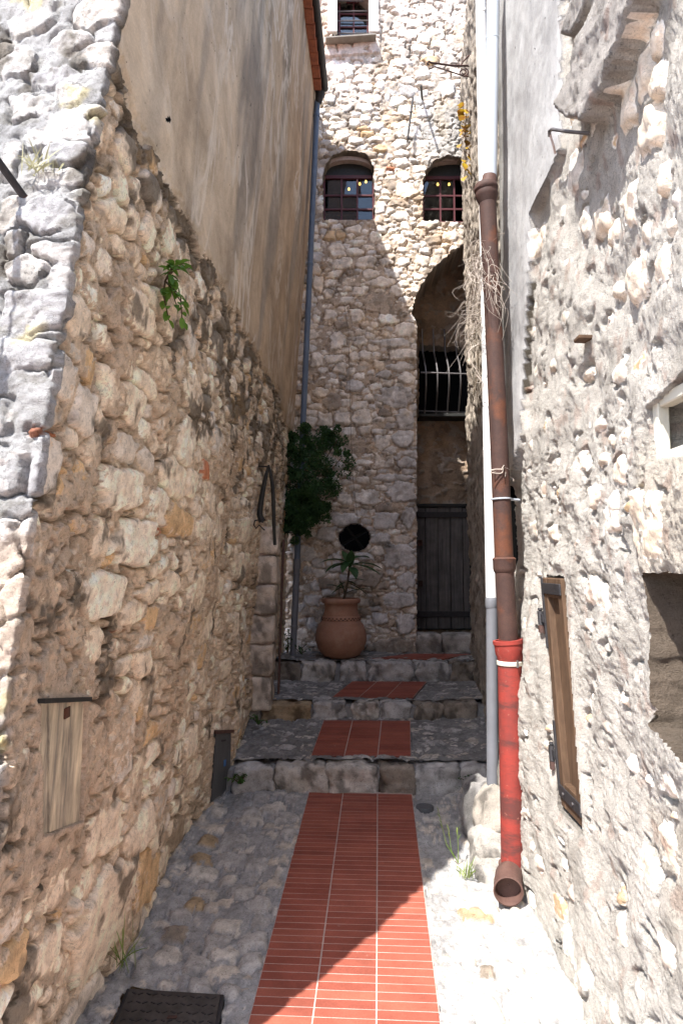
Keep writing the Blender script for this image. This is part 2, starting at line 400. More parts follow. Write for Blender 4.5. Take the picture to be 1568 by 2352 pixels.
def rock(c, half, seed, rot=0.0, n=7, power=4.0, amp=0.10, basis=None):
    """a rounded rough block: cube grid pushed to a superellipsoid, then roughened; returns verts, quads"""
    g = np.linspace(-1, 1, n); A, B = np.meshgrid(g, g, indexing='ij'); vs_ = []; fs = []
    for ax in range(3):
        for sd in (-1, 1):
            p = np.zeros((n, n, 3)); p[..., ax] = sd; p[..., (ax + 1) % 3] = A; p[..., (ax + 2) % 3] = B * sd
            base = len(vs_) * n * n; vs_.append(p.reshape(-1, 3))
            i, j = np.meshgrid(np.arange(n - 1), np.arange(n - 1), indexing='ij'); k = (i * n + j + base).ravel()
            fs.append(np.stack([k, k + n, k + n + 1, k + 1], 1))
    v = np.concatenate(vs_); f = np.concatenate(fs)
    key = np.round(v, 5); _, ui, inv = np.unique(key, axis=0, return_index=True, return_inverse=True)
    inv = np.asarray(inv).ravel(); v = v[ui]; f = inv[f]
    r = (np.abs(v) ** power).sum(1) ** (1 / power); v = v / r[:, None]
    half = np.array(half); w = v * half
    d = N3.fbm3(w / half.mean() * 1.1 + seed * 7.7, 4, 0.55)
    w = w * (1 + amp * d[:, None])
    if basis is not None: w = w @ np.array(basis)
    elif rot:
        cs, sn = math.cos(rot), math.sin(rot); w = np.stack([w[:, 0] * cs - w[:, 1] * sn, w[:, 0] * sn + w[:, 1] * cs, w[:, 2]], 1)
    return w + np.array(c), f
def put_rock(name, c, half, seed, mat, col, parent=None, **k):
    v, f = rock(c, half, seed, **k)
    nz = N2.fbm3(v * 9 + seed, 3); cc = np.array(col)[None] * (1 + 0.3 * nz)[:, None]
    dk = sstep(.12, .5, N4.fbm3(v * np.array([11, 11, 5]) + seed * 3, 4)); cc = cc * (1 - .55 * dk)[:, None]
    at = np.array(wpos(parent)) if parent is not None else np.zeros(3)
    return put(name, new_mesh(name, v - at, f, mat, True, cc), parent, tuple(at))

# ------------------------------------------------------------------ rubble masonry as relief, every stone cut out as its own part
TONE = {'c': (0.76, 0.68, 0.585), 'w': (0.80, 0.74, 0.665), 'g': (0.62, 0.59, 0.56), 'o': (0.58, 0.43, 0.27), 't': (0.46, 0.20, 0.12), 'b': (0.38, 0.32, 0.26)}
class Stones:
    def __init__(s): s.L = []
    def add(s, cx, cy, a, b, tone='c', lift=0.0, rot=0.0, p=3.0):
        s.L.append([cx, cy, a, b, rot, lift, TONE[tone] if isinstance(tone, str) else tone, p])
    def fill(s, u0, u1, v0, v1, sizes, tones, tries, keep=None, tight=1.0, lift=(0.0, 0.006), aspect=(1.0, 2.0), rot=0.25, p=3.0):
        """throw stones of falling size into the free room"""
        arr = [np.array([x[:4] for x in s.L]) if s.L else np.zeros((0, 4))]
        for (sz, cnt) in sizes:
            ok = 0
            for _ in range(tries):
                if ok >= cnt: break
                k = max(1.0, R.uniform(*aspect)); a = sz * R.uniform(0.8, 1.2) * math.sqrt(k); b = sz * R.uniform(0.8, 1.2) / math.sqrt(k)
                u, v = R.uniform(u0, u1), R.uniform(v0, v1)
                if keep is not None and not keep(u, v): continue
                A = arr[0]
                if len(A):
                    q = ((u - A[:, 0]) / (a + A[:, 2])) ** 2 + ((v - A[:, 1]) / (b + A[:, 3])) ** 2
                    if q.min() < tight ** 2: continue
                t = tones[R.randint(len(tones))]; cc = np.array(TONE[t]) * R.uniform(0.86, 1.12)
                s.add(u, v, a, b, tuple(cc), R.uniform(*lift), R.normal() * rot, p); arr[0] = np.vstack([A, [u, v, a, b]]); ok += 1
    def classify(s, U, V, warp=0.012, wf=14.0, grow=1.0):
        """per grid point: nearest stone, distance inside its outline (metres, negative outside)"""
        ny, nx = U.shape
        Uw = U + warp * N1.fbm(U * wf, V * wf, 3); Vw = V + warp * N2.fbm(U * wf + 50, V * wf, 3)
        q1 = np.full(U.shape, 9.0); q2 = np.full(U.shape, 9.0); idx = np.full(U.shape, -1)
        T = 20; L = s.L; rr = np.random.RandomState(77); PL = []
        for x in L:
            blk = x[7] >= 3.3; K = (4 if rr.rand() < .72 else 5) if blk else rr.randint(5, 8); t0 = rr.normal() * .10 if blk else rr.rand() * 6.28
            th = t0 + (np.arange(K) + rr.uniform(-.24, .24, K) * (.6 if blk else 1)) * 2 * np.pi / K; d = rr.uniform(.86, 1.08, K); PL.append([(math.cos(t) / dd, math.sin(t) / dd) for t, dd in zip(th, d)])
        A = np.array([x[:6] for x in L]); mx = np.maximum(A[:, 2], A[:, 3]) * 1.7 * grow
        for y0 in range(0, ny, T):
            for x0 in range(0, nx, T):
                sl = (slice(y0, y0 + T), slice(x0, x0 + T)); u = Uw[sl]; v = Vw[sl]
                c = np.nonzero((A[:, 0] + mx > u.min()) & (A[:, 0] - mx < u.max()) & (A[:, 1] + mx > v.min()) & (A[:, 1] - mx < v.max()))[0]
                if not len(c): continue
                a1 = q1[sl]; a2 = q2[sl]; ii = idx[sl]
                for i in c:
                    cs, sn = math.cos(A[i, 4]), math.sin(A[i, 4]); du = u - A[i, 0]; dv = v - A[i, 1]
                    x = (du * cs + dv * sn) / (A[i, 2] * grow); y = (-du * sn + dv * cs) / (A[i, 3] * grow); q = 0.0
                    for nx_, ny_ in PL[i]: w = np.maximum(x * nx_ + y * ny_, 0.0); w = w * w; w = w * w; q = q + w * w      # a rounded polygon
                    q = np.sqrt(np.sqrt(np.sqrt(q)))
                    b = q < a1; a2[...] = np.where(b, a1, np.minimum(a2, q)); ii[...] = np.where(b, i, ii); a1[...] = np.where(b, q, a1)
        sz = np.where(idx >= 0, np.minimum(A[idx, 2], A[idx, 3]), 0.05) * grow
        e = np.minimum(1 - q1, (q2 - q1) * 0.6) * sz
        return idx, e, sz
    def relief(s, U, V, idx, e, rise=0.03, r=0.012, rough=0.05, seed=0):
        A = np.array([x[5] for x in s.L]); rr = np.random.RandomState(seed); n = len(s.L)
        tu, tv = rr.normal(size=n) * 0.06, rr.normal(size=n) * 0.06; ou, ov = rr.rand(n) * 90, rr.rand(n) * 90
        i = np.maximum(idx, 0); A0 = np.array([[x[0], x[1], min(x[2], x[3])] for x in s.L])
        du = U - A0[i, 0]; dv = V - A0[i, 1]; sz = A0[i, 2]
        fac = N3.fbm(du / sz * 0.9 + ou[i], dv / sz * 0.9 + ov[i], 4, 0.55)
        fac2 = np.abs(N4.fbm(du / sz * 0.7 + ov[i], dv / sz * 0.7 + ou[i], 3, 0.5))
        h = -rise + (rise + A[i]) * (1 - np.exp(-np.maximum(e, -0.004) / r)) + tu[i] * du + tv[i] * dv
        h = h + rough * np.minimum(sz, 0.09) * (1.5 * fac - 1.7 * fac2 + 0.4)
        return np.where(idx >= 0, h, -1.0)
    def gaps(s, U, V, e, depth=0.05, w=0.006, cover=0.0):
        # open joints round part of each stone
        return depth * np.exp(-((e + 0.001) / w) ** 2) * sstep(cover - .12, cover + .12, N4.fbm(U * 9 + 60, V * 9, 3))
    def colour(s, idx, U, V):
        Cc = np.array([x[6] for x in s.L]); c = Cc[np.maximum(idx, 0)]
        return c * (1 + 0.22 * N2.fbm(U * 11, V * 11, 4))[..., None]

def grid_normals(pos_):
    du = np.gradient(pos_, axis=1); dv = np.gradient(pos_, axis=0); n = np.cross(du, dv)
    return n / np.maximum(np.linalg.norm(n, axis=2), 1e-9)[..., None]
def cut_pieces(pos_, lab, col, parent, names, mats, stone_mat, most=300, flip=False, steal=None, stone_name='stone', rest_name='stone_infill', weight=None):
    """lab per vertex: >=0 stone id, -1.. as named in `names`, -9 removed. Faces are shared out, each stone becomes an object."""
    ny, nx = lab.shape; ids = np.arange(ny * nx).reshape(ny, nx)
    a, b, c, d = ids[:-1, :-1].ravel(), ids[:-1, 1:].ravel(), ids[1:, 1:].ravel(), ids[1:, :-1].ravel()
    F = np.stack([a, b, c, d] if not flip else [a, d, c, b], 1)
    lf = lab.ravel()[F]; fl = lf.max(1)
    if steal is not None: fl = np.where((lf == steal).any(1), steal, fl)
    fl = np.where((lf == -9).sum(1) >= 2, -9, fl)
    V = pos_.reshape(-1, 3); Cc = col.reshape(-1, 3)
    at = np.array(wpos(parent)) if parent is not None else np.zeros(3)
    def make(nm, faces, mat):
        u, inv = np.unique(faces, return_inverse=True)
        return put(nm, new_mesh(nm, V[u] - at, np.asarray(inv).reshape(-1, 4), mat, True, Cc[u]), parent, tuple(at))
    for code, nm in names.items():
        k = fl == code
        if k.any(): make(nm, F[k], mats[code])
    k = fl >= 0; sid = fl[k]; Fs = F[k]
    if len(sid):
        o = np.argsort(sid, kind='stable'); sid = sid[o]; Fs = Fs[o]
        u, st, cn = np.unique(sid, return_index=True, return_counts=True)
        wt = cn.astype(float) if weight is None else np.array([weight.ravel()[Fs[s0:s0 + n0, 0]].sum() for s0, n0 in zip(st, cn)])
        rank = np.argsort(-wt); big = set(u[rank[:most]][cn[rank[:most]] >= 4].tolist()); rest = []
        for sidv, s0, n0 in zip(u, st, cn):
            if sidv in big: make(stone_name, Fs[s0:s0 + n0], stone_mat)
            else: rest.append(Fs[s0:s0 + n0])
        if rest: make(rest_name, np.concatenate(rest), stone_mat)['kind'] = 'stuff'
    return F, fl
def reveal(pos_, F, fl, push, name, mat, parent, color, within=None, steps=3, amp=.012):
    """the sides of an opening: edges between kept and removed faces, swept by the vector push"""
    V = pos_.reshape(-1, 3); rem = fl == -9
    if within is not None: rem = rem & within
    ed = {}
    for f in F[rem]:
        for i in range(4):
            e = (f[i], f[(i + 1) % 4]); k = (min(e), max(e)); ed[k] = None if k in ed else e
    E = [e for e in ed.values() if e is not None]
    if not E: return None
    E = np.array(E); n = len(E)
    u, inv = np.unique(E, return_inverse=True); inv = np.asarray(inv).reshape(-1, 2); m = len(u)
    vs_ = []; 
    for k in range(steps + 1):
        p = V[u] + np.array(push) * k / steps
        p = p + (amp * (1 if 0 < k else 0)) * np.stack([N1.fbm3(p * 9, 3), N4.fbm3(p * 11, 4, .6) * (abs(push[0]) > abs(push[1])), N2.fbm3(p * 9, 3)], 1); vs_.append(p)
    vs_ = np.concatenate(vs_); f = np.concatenate([np.stack([inv[:, 0] + k * m, inv[:, 1] + k * m, inv[:, 1] + (k + 1) * m, inv[:, 0] + (k + 1) * m], 1) for k in range(steps)])
    at = np.array(wpos(parent))
    cc = np.array(color)[None] * (1 + 0.2 * N3.fbm3(vs_ * 8, 3))[:, None]
    return put(name, new_mesh(name, vs_ - at, f, mat, True, cc), parent, tuple(at))
def inside(poly, x, y):
    r = np.zeros(np.shape(x), bool); n = len(poly)
    for i in range(n):
        (x1, y1), (x2, y2) = poly[i], poly[(i + 1) % n]
        c = ((y1 > y) != (y2 > y)) & (x < (x2 - x1) * (y - y1) / (y2 - y1 + 1e-12) + x1); r ^= c
    return r
def rows(z0, z1, zs, fine, coarse):
    a = np.arange(z0, zs, fine); b = np.arange(zs, z1 + coarse, coarse); return np.concatenate([a, b])

# ================================================================== the ground and the large structure
# ---- house with the tan rendered upper wall (its front face and the wall along the alley in one sheet)
CZ = np.array([-0.6, 0.0, 0.6, 1.36, 1.86, 2.47, 3.0, 3.4, 4.2, 6.2]); CY = np.array([1.54, 1.56, 1.575, 1.585, 1.625, 1.70, 1.80, 1.86, 2.00, 2.20])
def cornY(z): return np.interp(z, CZ, CY)
BY = np.array([1.2, 2.25, 2.5, 3.8, 4.25, 5.0, 6.4]); BX = np.array([-.84, -.80, -.755, -.735, -.66, -.655, -.52])
def XL(Y, z):
    b = np.interp(Y, BY, BX); m = -.65 + (Y - 1.8) * (0.177 / 4.1); t = -.44 + (Y - 1.8) * (0.17 / 4.1)
    b = b - 0.05 * np.clip((0.5 - z) / 0.8, 0, 1)
    return np.where(z < 3.0, b + (m - b) * np.clip((z - .2) / 2.8, -0.1, 1), m + (t - m) * (z - 3.0) / 3.0)
def left_base(U, Z):
    yc = cornY(Z); xc = XL(yc, Z)
    Ya = yc + np.maximum(U, 0); X = np.where(U < 0, xc + U, XL(Ya, Z)); Y = np.where(U < 0, yc - 0.12 * U, Ya)
    return np.stack([X, Y, Z], -1)
def hit_left(px, py):
    z = 2.0
    for _ in range(30):                                   # the face turned to the street first
        p = P(px, py, float(cornY(z))); z = p.z
    xc = float(XL(np.array(cornY(z)), np.array(z)))
    if p.x < xc: return (p.x - xc, z)
    f0 = None; prev = None
    for Y in np.arange(float(cornY(z)) - .05, 6.6, 0.01):
        p = P(px, py, Y); f1 = p.x - float(XL(np.array(Y), np.array(p.z)))
        if prev is not None and prev > 0 and f1 <= 0 or (prev is None and f1 <= 0): break
        prev = f1
    return (Y - float(cornY(p.z)), p.z)

S1 = Stones()
def hand(S, hit, zx, zy, lst, k):
    for it in lst:
        cx, cy, w, h, t = it[:5]; lift = it[5] if len(it) > 5 else 0.012
        cx, cy, w, h = cx * k + zx, cy * k + zy, w * k, h * k
        u0, _ = hit(cx - w / 2, cy); u1, _ = hit(cx + w / 2, cy); u, v = hit(cx, cy); _, v0 = hit(cx, cy - h / 2); _, v1 = hit(cx, cy + h / 2)
        S.add((u0 + u1) / 2, (v0 + v1) / 2, max(abs(u1 - u0) / 2, 0.01), max(abs(v0 - v1) / 2, 0.01), t, lift, R.normal() * 0.05, 3.4)
hand(S1, hit_left, 0, 784, [(545,85,100,170,'c'),(560,280,200,200,'c',.02),(655,195,120,110,'c'),(560,385,70,50,'c'),(870,250,100,200,'c'),(580,490,110,130,'g'),(670,540,80,120,'g'),(840,460,80,240,'w'),(565,680,170,190,'w',.022),(790,620,110,180,'c'),(865,650,50,130,'c'),(715,755,85,180,'w'),(475,900,90,180,'c'),(625,915,170,210,'w',.022),(910,880,60,190,'c'),(810,830,120,130,'o'),(490,1165,190,220,'w',.02),(700,1150,110,110,'c'),(778,1120,76,140,'c'),(890,1150,70,160,'c'),(625,1240,100,120,'c'),(700,1260,70,110,'o'),(940,1320,70,130,'c'),(855,1310,110,110,'o'),(585,1490,90,80,'c'),(680,1480,80,110,'c'),(430,1400,110,170,'c'),(370,1360,80,100,'g'),(680,1375,90,80,'g'),(150,900,130,220,'c'),(60,1180,120,200,'c'),(190,1180,130,190,'c'),(990,470,50,160,'g'),(1045,560,45,120,'c'),(990,860,45,150,'c'),(968,960,36,130,'o'),(375,320,120,230,'g'),(272,165,110,220,'g'),(210,560,110,300,'g'),(165,418,60,26,'t'),(245,430,60,36,'t'),(185,840,36,60,'t'),(715,872,44,60,'t'),(575,1320,110,34,'t'),(300,760,50,40,'t'),(930,590,34,90,'t'),(345,680,40,70,'w'),(265,660,70,90,'o'),(395,110,80,150,'o',.004),(760,1180,20,60,'c'),(1000,620,45,80,'c'),(930,170,36,60,'c'),(965,110,30,80,'c'),(1120,870,60,130,'c'),(1100,1040,60,140,'c'),(380,980,80,150,'g',.004)], .5)
hand(S1, hit_left, 0, 0, [(610,1430,150,210,'c',.022),(670,880,110,140,'g',.018),(650,720,70,130,'o'),(575,1000,60,140,'c'),(650,1070,60,150,'c'),(810,1350,80,150,'c'),(925,1320,48,130,'w'),(870,1300,46,110,'c'),(965,1250,40,120,'c'),(880,1410,76,80,'g'),(760,1300,50,90,'c'),(670,1380,90,110,'c'),(740,1500,80,100,'c'),(920,1430,50,70,'c'),(1020,1480,50,70,'c'),
 (330,580,220,150,'w',.02),(300,720,190,110,'g'),(270,830,200,80,'w'),(220,1000,230,150,'g',.02),(250,1170,170,100,'w'),(150,1440,260,190,'g',.022),(40,720,90,180,'w'),(40,980,90,140,'c'),(120,1250,180,140,'w'),(60,1120,110,110,'w'),(150,640,120,90,'w'),(280,1290,90,90,'w'),(130,90,200,90,'w'),(330,190,180,110,'w'),(60,260,170,110,'w'),(250,360,240,70,'g'),(140,480,200,90,'w'),(340,440,140,80,'w'),(430,600,70,160,'c',.005)], .5)
hand(S1, hit_left, 0, 1568, [(75,230,150,140,'c'),(40,400,110,180,'w'),(430,360,80,220,'c',.008),(575,290,110,330,'g',.006),(730,320,80,100,'w'),(755,430,64,90,'w'),(830,225,60,100,'w'),(740,215,110,90,'o'),(480,690,170,220,'c',.02),(640,700,120,170,'c',.02),(720,740,56,120,'c'),(470,1080,260,400,'c',.024),(660,900,115,230,'o',.018),(626,1100,56,130,'g'),(690,1060,76,110,'c'),(260,880,110,300,'c'),(130,890,90,180,'c'),(40,1090,100,150,'g'),(60,1270,110,170,'o'),(200,1260,120,180,'c'),(370,1480,170,190,'g'),(768,985,44,80,'w'),(832,700,44,120,'b'),(110,1480,130,110,'c'),(330,660,50,90,'c'),(840,560,40,70,'c'),(880,270,40,120,'c'),(905,400,40,100,'c')], .5)
bnd = sorted([hit_left(*q) for q in [(258,150),(300,300),(430,520),(540,720),(600,840),(640,920),(655,985)]])
BU = np.array([max(b[0], 0.0) for b in bnd]); BZ = np.array([b[1] for b in bnd])
def plaster_z(u): return np.interp(u, BU, BZ) + np.where(u < 0, 9, 0)
u_end, z_end = 4.75, 6.0
def not_plaster(u, v): return v < plaster_z(u) + 0.05
S1.fill(-1.2, 0.0, -0.4, 4.6, [(.12, 30), (.075, 50), (.05, 50)], 'wwgwc', 3000, None, 0.92, (0, .01), (1.3, 2.2), 0.1, 3.4)
S1.fill(-1.2, 4.7, -0.4, 4.2, [(.085, 80), (.06, 260), (.042, 620), (.028, 900)], 'cccwwwcccogc', 9000, lambda u, v: not_plaster(u, v) and u > 0.03, 0.9, (-.006, .012), (1.2, 2.6), 0.22)
inv_ = np.linspace(1 / 1.58, 1 / 6.25, 345); ua = 1 / inv_ - 1.58; ua = ua[ua > 0.012]
uf = -np.concatenate([np.linspace(0, 0.5, 105), np.linspace(0.51, 1.6, 40)])[::-1]
uu = np.concatenate([uf, ua]); zz = rows(-0.45, z_end, 3.1, 0.0052, 0.011)
U, Z = np.meshgrid(uu, zz)
Pb = left_base(U, Z); Nb = grid_normals(Pb); Nb = np.where((Nb[..., 0] < 0)[..., None] & (U > 0)[..., None], -Nb, Nb)
Nb = np.where((U <= 0)[..., None] & (Nb[..., 1] > 0)[..., None], -Nb, Nb)
k_ = np.clip((U + 0.03) / 0.06, 0, 1)[..., None]; n_f = np.array([-.12, -1, .1]); n_a = np.array([1., -.02, -.04])
Nb = np.where(np.abs(U)[..., None] < 0.05, n_f * (1 - k_) + n_a * k_, Nb); Nb /= np.linalg.norm(Nb, axis=2)[..., None]
idx, e, sz = S1.classify(U, Z, 0.010, 13, 1.13)
hs = S1.relief(U, Z, idx, e, 0.05, 0.0055, 0.06, 3)
pitn = N2.fbm(U * 22, Z * 26, 4, 0.6)
hm = -0.002 + 0.014 * N1.fbm(U * 3.5, Z * 3.5, 3) + 0.009 * N3.fbm(U * 24, Z * 24, 5, 0.65) - 0.03 * sstep(0.42, 0.66, pitn)
hm += 0.010 * sstep(0.1, 0.5, N4.fbm(U * 1.3 + 7, Z * 1.5, 2))                 # patches where the pointing was smeared over the stones
low_smear = sstep(0.35, 0.75, N4.fbm(U * 1.1 + 3, Z * 1.2, 2) + 0.9 * np.exp(-((Z - 0.95) / 0.35) ** 2) * (U > 0) * (U < 1.6)); hm += 0.026 * low_smear
hm = np.where(U < 0.02, hm * .6, hm); gp_ = S1.gaps(U, Z, e, .05, .006, -.06); hm = hm - gp_
stone_on = hs > hm
zb = plaster_z(U) + 0.05 * N1.fbm(U * 5, Z * 6, 6, .65)
isp = (Z > zb) & (U > 0.02)
vent = [hit_left(373 + 8 * math.cos(t), 274 + 5 * math.sin(t)) for t in np.linspace(0, 6.28, 9)[:-1]]
hp = 0.026 + 0.012 * N1.fbm(U * 1.2, Z * 1.2, 3) + 0.0025 * N3.fbm(U * 14, Z * 9, 4)
near_b = sstep(0.0, 0.05, Z - zb)
# weathered front face: ledges of ragged stone
front = U < 0.02
hfro = 0.05 * np.abs(N3.fbm(U * 2.2 + 9, Z * 5, 4, 0.55)) + 0.02 * N2.fbm(U * 12, Z * 20, 4, 0.6) - 0.02
h = np.where(isp, hp * near_b + np.maximum(hm, hs) * 0 + 0.012 * (1 - near_b), np.maximum(hs, hm))
h = np.where(front, np.maximum(hs, hm) + 0.3 * hfro * sstep(0.02, -0.03, U), h)
rr_ = np.random.RandomState(5); nS = len(S1.L); sid_ = np.maximum(idx, 0); tl_, tv_, li_ = rr_.normal(size=nS) * .07, .05 + rr_.normal(size=nS) * .05, rr_.uniform(-.004, .006, nS)
A0_ = np.array([x[:2] for x in S1.L]); face = li_[sid_] + tl_[sid_] * (U - A0_[sid_, 0]) + tv_[sid_] * (Z - A0_[sid_, 1])
face = face + .005 * np.abs(N3.fbm(U * 11 + 3 * li_[sid_] * 90, Z * 14, 4, .6)) + .0016 * N2.fbm(U * 60, Z * 70, 3, .65)
crev = .019 * np.exp(-(np.minimum(e, .02) / .0045) ** 2) * sstep(-.25, .25, N4.fbm(U * 8 + 60, Z * 8, 3))
hfr = .006 + np.where(e > 0, (.004 + face) * sstep(0, .006, e), .004 * N1.fbm(U * 26, Z * 26, 4, .6)) - crev
h = np.where(front, hfr, h * .64 - .3 * gp_ * (e < .003) * (~isp))
h += 0.03 * N4.fbm(U * 0.8, Z * 0.8, 2) * (~isp)
# smooth patches of render round the cupboard and the meter box, with a shallow rebate for each
def uz(l): return [hit_left(*q) for q in l]
def grow_poly(p, k):
    cx_, cy_ = sum(q[0] for q in p) / len(p), sum(q[1] for q in p) / len(p); return [(cx_ + (x - cx_) * k, cy_ + (y - cy_) * k) for x, y in p]
cup = uz(((79, 1614), (182, 1612), (175, 1886), (81, 1918))); mbx = uz(((487, 1682), (526, 1680), (523, 1815), (475, 1847)))
smooth_patch = np.zeros(U.shape)
for pl_, k1, k2 in ((cup, 1.28, 1.6), (mbx, 1.15, 1.3)):
    nz_ = .03 * N3.fbm(U * 9, Z * 9, 3)
    w1 = inside(grow_poly(pl_, k2), U + nz_, Z + nz_) * .5 + inside(grow_poly(pl_, k1), U + nz_, Z + nz_) * .5
    for _ in range(6): w1[1:-1, 1:-1] = (w1[1:-1, 1:-1] + w1[:-2, 1:-1] + w1[2:, 1:-1] + w1[1:-1, :-2] + w1[1:-1, 2:]) / 5
    w1 = w1 * sstep(-.35, .15, N2.fbm(U * 5 + 8, Z * 5, 3) + .6 * inside(grow_poly(pl_, 1.12), U, Z))
    h = lerp(h, .020 + .004 * N1.fbm(U * 12, Z * 12, 4), w1); h = np.where(inside(grow_poly(pl_, 1.0), U, Z), -.03, h); smooth_patch = np.maximum(smooth_patch, w1)
stone_on = stone_on & (smooth_patch < .5)
jit = 0.004
pos_l = Pb + Nb * h[..., None]; pos_l[..., 2] += jit * N1.fbm(U * 30, Z * 30, 2) * (~isp); pos_l[..., 1] += jit * N2.fbm(U * 30, Z * 30, 2) * (~isp)
lab = np.where(isp, -2, np.where(stone_on, idx, -1)); lab = np.where(inside(vent, U + .006 * N1.n2(U * 90, Z * 90), Z), -9, lab)
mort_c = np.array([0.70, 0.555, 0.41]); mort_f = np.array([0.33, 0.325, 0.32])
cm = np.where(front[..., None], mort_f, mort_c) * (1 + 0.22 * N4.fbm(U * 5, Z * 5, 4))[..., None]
cm = lerp(cm, np.array([0.64, 0.49, 0.36]), (0.6 * low_smear)[..., None])
cm = lerp(cm, np.array([0.60, 0.47, 0.355]), (0.8 * smooth_patch)[..., None])
cs_ = S1.colour(idx, U, Z); cs_ = np.where(front[..., None], cs_ * np.array([.49, .505, .535]), cs_ * np.array([1.15, 1.07, .96]))  # light balanced in colour: sunlit front darkened, shaded alley side lightened and warmed
cp = np.array([0.70, 0.57, 0.43]) * (1 + 0.12 * N1.fbm(U * 1.5, Z * 1.1, 3))[..., None]
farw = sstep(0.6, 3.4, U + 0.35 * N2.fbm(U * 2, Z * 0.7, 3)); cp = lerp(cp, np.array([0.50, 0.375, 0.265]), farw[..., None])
grey_st = sstep(0.05, 0.6, N3.fbm(U * 2.6, Z * 0.45, 4) + 0.25 * sstep(4.4, 5.6, Z) + 0.3 * np.exp(-((U - 0.25) / 0.35) ** 2))
cp = lerp(cp, np.array([0.29, 0.265, 0.24]), (0.65 * grey_st)[..., None])
pale = np.exp(-((Z - zb) / 0.45) ** 2) * sstep(2.2, 0.3, U); cp = lerp(cp, np.array([0.66, 0.57, 0.46]), (0.55 * pale)[..., None])
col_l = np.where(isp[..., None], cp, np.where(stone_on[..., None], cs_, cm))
# black lichen under the edge of the render and in patches down the far part
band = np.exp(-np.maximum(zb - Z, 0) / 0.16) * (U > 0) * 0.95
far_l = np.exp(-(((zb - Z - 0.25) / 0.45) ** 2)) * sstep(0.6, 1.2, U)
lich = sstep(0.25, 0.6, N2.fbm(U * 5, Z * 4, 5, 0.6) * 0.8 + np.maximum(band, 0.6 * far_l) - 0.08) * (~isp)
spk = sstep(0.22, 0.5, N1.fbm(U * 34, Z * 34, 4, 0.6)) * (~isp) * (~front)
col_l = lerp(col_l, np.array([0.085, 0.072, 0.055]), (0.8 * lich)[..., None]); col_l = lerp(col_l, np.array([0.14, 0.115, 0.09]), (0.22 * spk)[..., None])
frl = sstep(0.3, 0.6, N2.fbm(U * 9, Z * 14, 5, 0.6)) * front; col_l = lerp(col_l, np.array([0.16, 0.15, 0.12]), (0.4 * frl)[..., None])
yel = sstep(0.45, 0.7, N4.fbm(U * 6 + 30, Z * 6, 4)) * front; col_l = lerp(col_l, np.array([0.45, 0.38, 0.16]), (0.5 * yel)[..., None])

HL = thing('rendered_house', 'rubble stone house with streaked tan render above a slanting edge and a blue grey downpipe', 'house', (-0.75, 3.0, 0.1))
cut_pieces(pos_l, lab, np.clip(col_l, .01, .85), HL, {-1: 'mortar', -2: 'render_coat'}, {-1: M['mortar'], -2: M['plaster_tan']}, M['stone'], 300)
# rest of its body: far return, flat body behind, roof with a tiled soffit
mb = MB(); zt = 6.0
for z0, z1 in ((-0.4, 3.0), (3.0, zt)):
    a, b = left_base(np.array(u_end - cornY(z0) * 0), np.array(z0)), left_base(np.array(u_end - cornY(z1) * 0), np.array(z1))
    mb.add([a, b, b + np.array([-2.5, 0, 0]), a + np.array([-2.5, 0, 0])], [(0, 1, 2, 3)])
mb.add([(-2.4, 1.5, -.4), (-4.5, 1.6, -.4), (-4.5, 2.3, zt), (-2.2, 2.3, zt)], [(0, 1, 2, 3)])
mb.build('side_wall', M['plaster_tan'], HL)
soff_z = 5.93
mb = MB()
mb.add([(-0.17, 6.05, soff_z + .08), (-0.40, 2.15, soff_z + .08), (-4.0, 2.15, soff_z + 1.3), (-4.0, 6.15, soff_z + 1.3), (-0.17, 6.05, soff_z + .14), (-0.40, 2.15, soff_z + .14), (-4.0, 2.15, soff_z + 1.36), (-4.0, 6.15, soff_z + 1.36)],
       [(0, 1, 2, 3), (7, 6, 5, 4), (0, 4, 5, 1), (2, 6, 7, 3), (1, 5, 6, 2), (3, 7, 4, 0)])
roof = mb.build('roof', M['roof_tile'], HL)
tile0 = None
for i in range(24):
    Y = 5.98 - i * 0.158
    x0 = -0.30 - (6 - Y) * 0.046
    if tile0 is None:
        tile0 = MB().box((0.115, 0.006, 0), (0, 0.146, 0), (0, 0, 0.05), (0, 0, 0), 0.006)
        o = tile0.build('soffit_tile', M['roof_tile'], HL, at=(0, 0, 0)); tile0 = o
    else:
        o = tile0.copy(); C.objects.link(o)
    o.location = Vector((x0, Y - 0.146, soff_z + R.uniform(-.012, .012))) - wpos(HL); o.rotation_euler = (R.normal() * .02, R.normal() * .03, R.normal() * .02)
mb = MB().tube([(-0.155, 6.02, soff_z + .05), (-0.30, 3.2, soff_z + .05)], 0.034, 10); mb.build('gutter', M['iron'], HL, True)

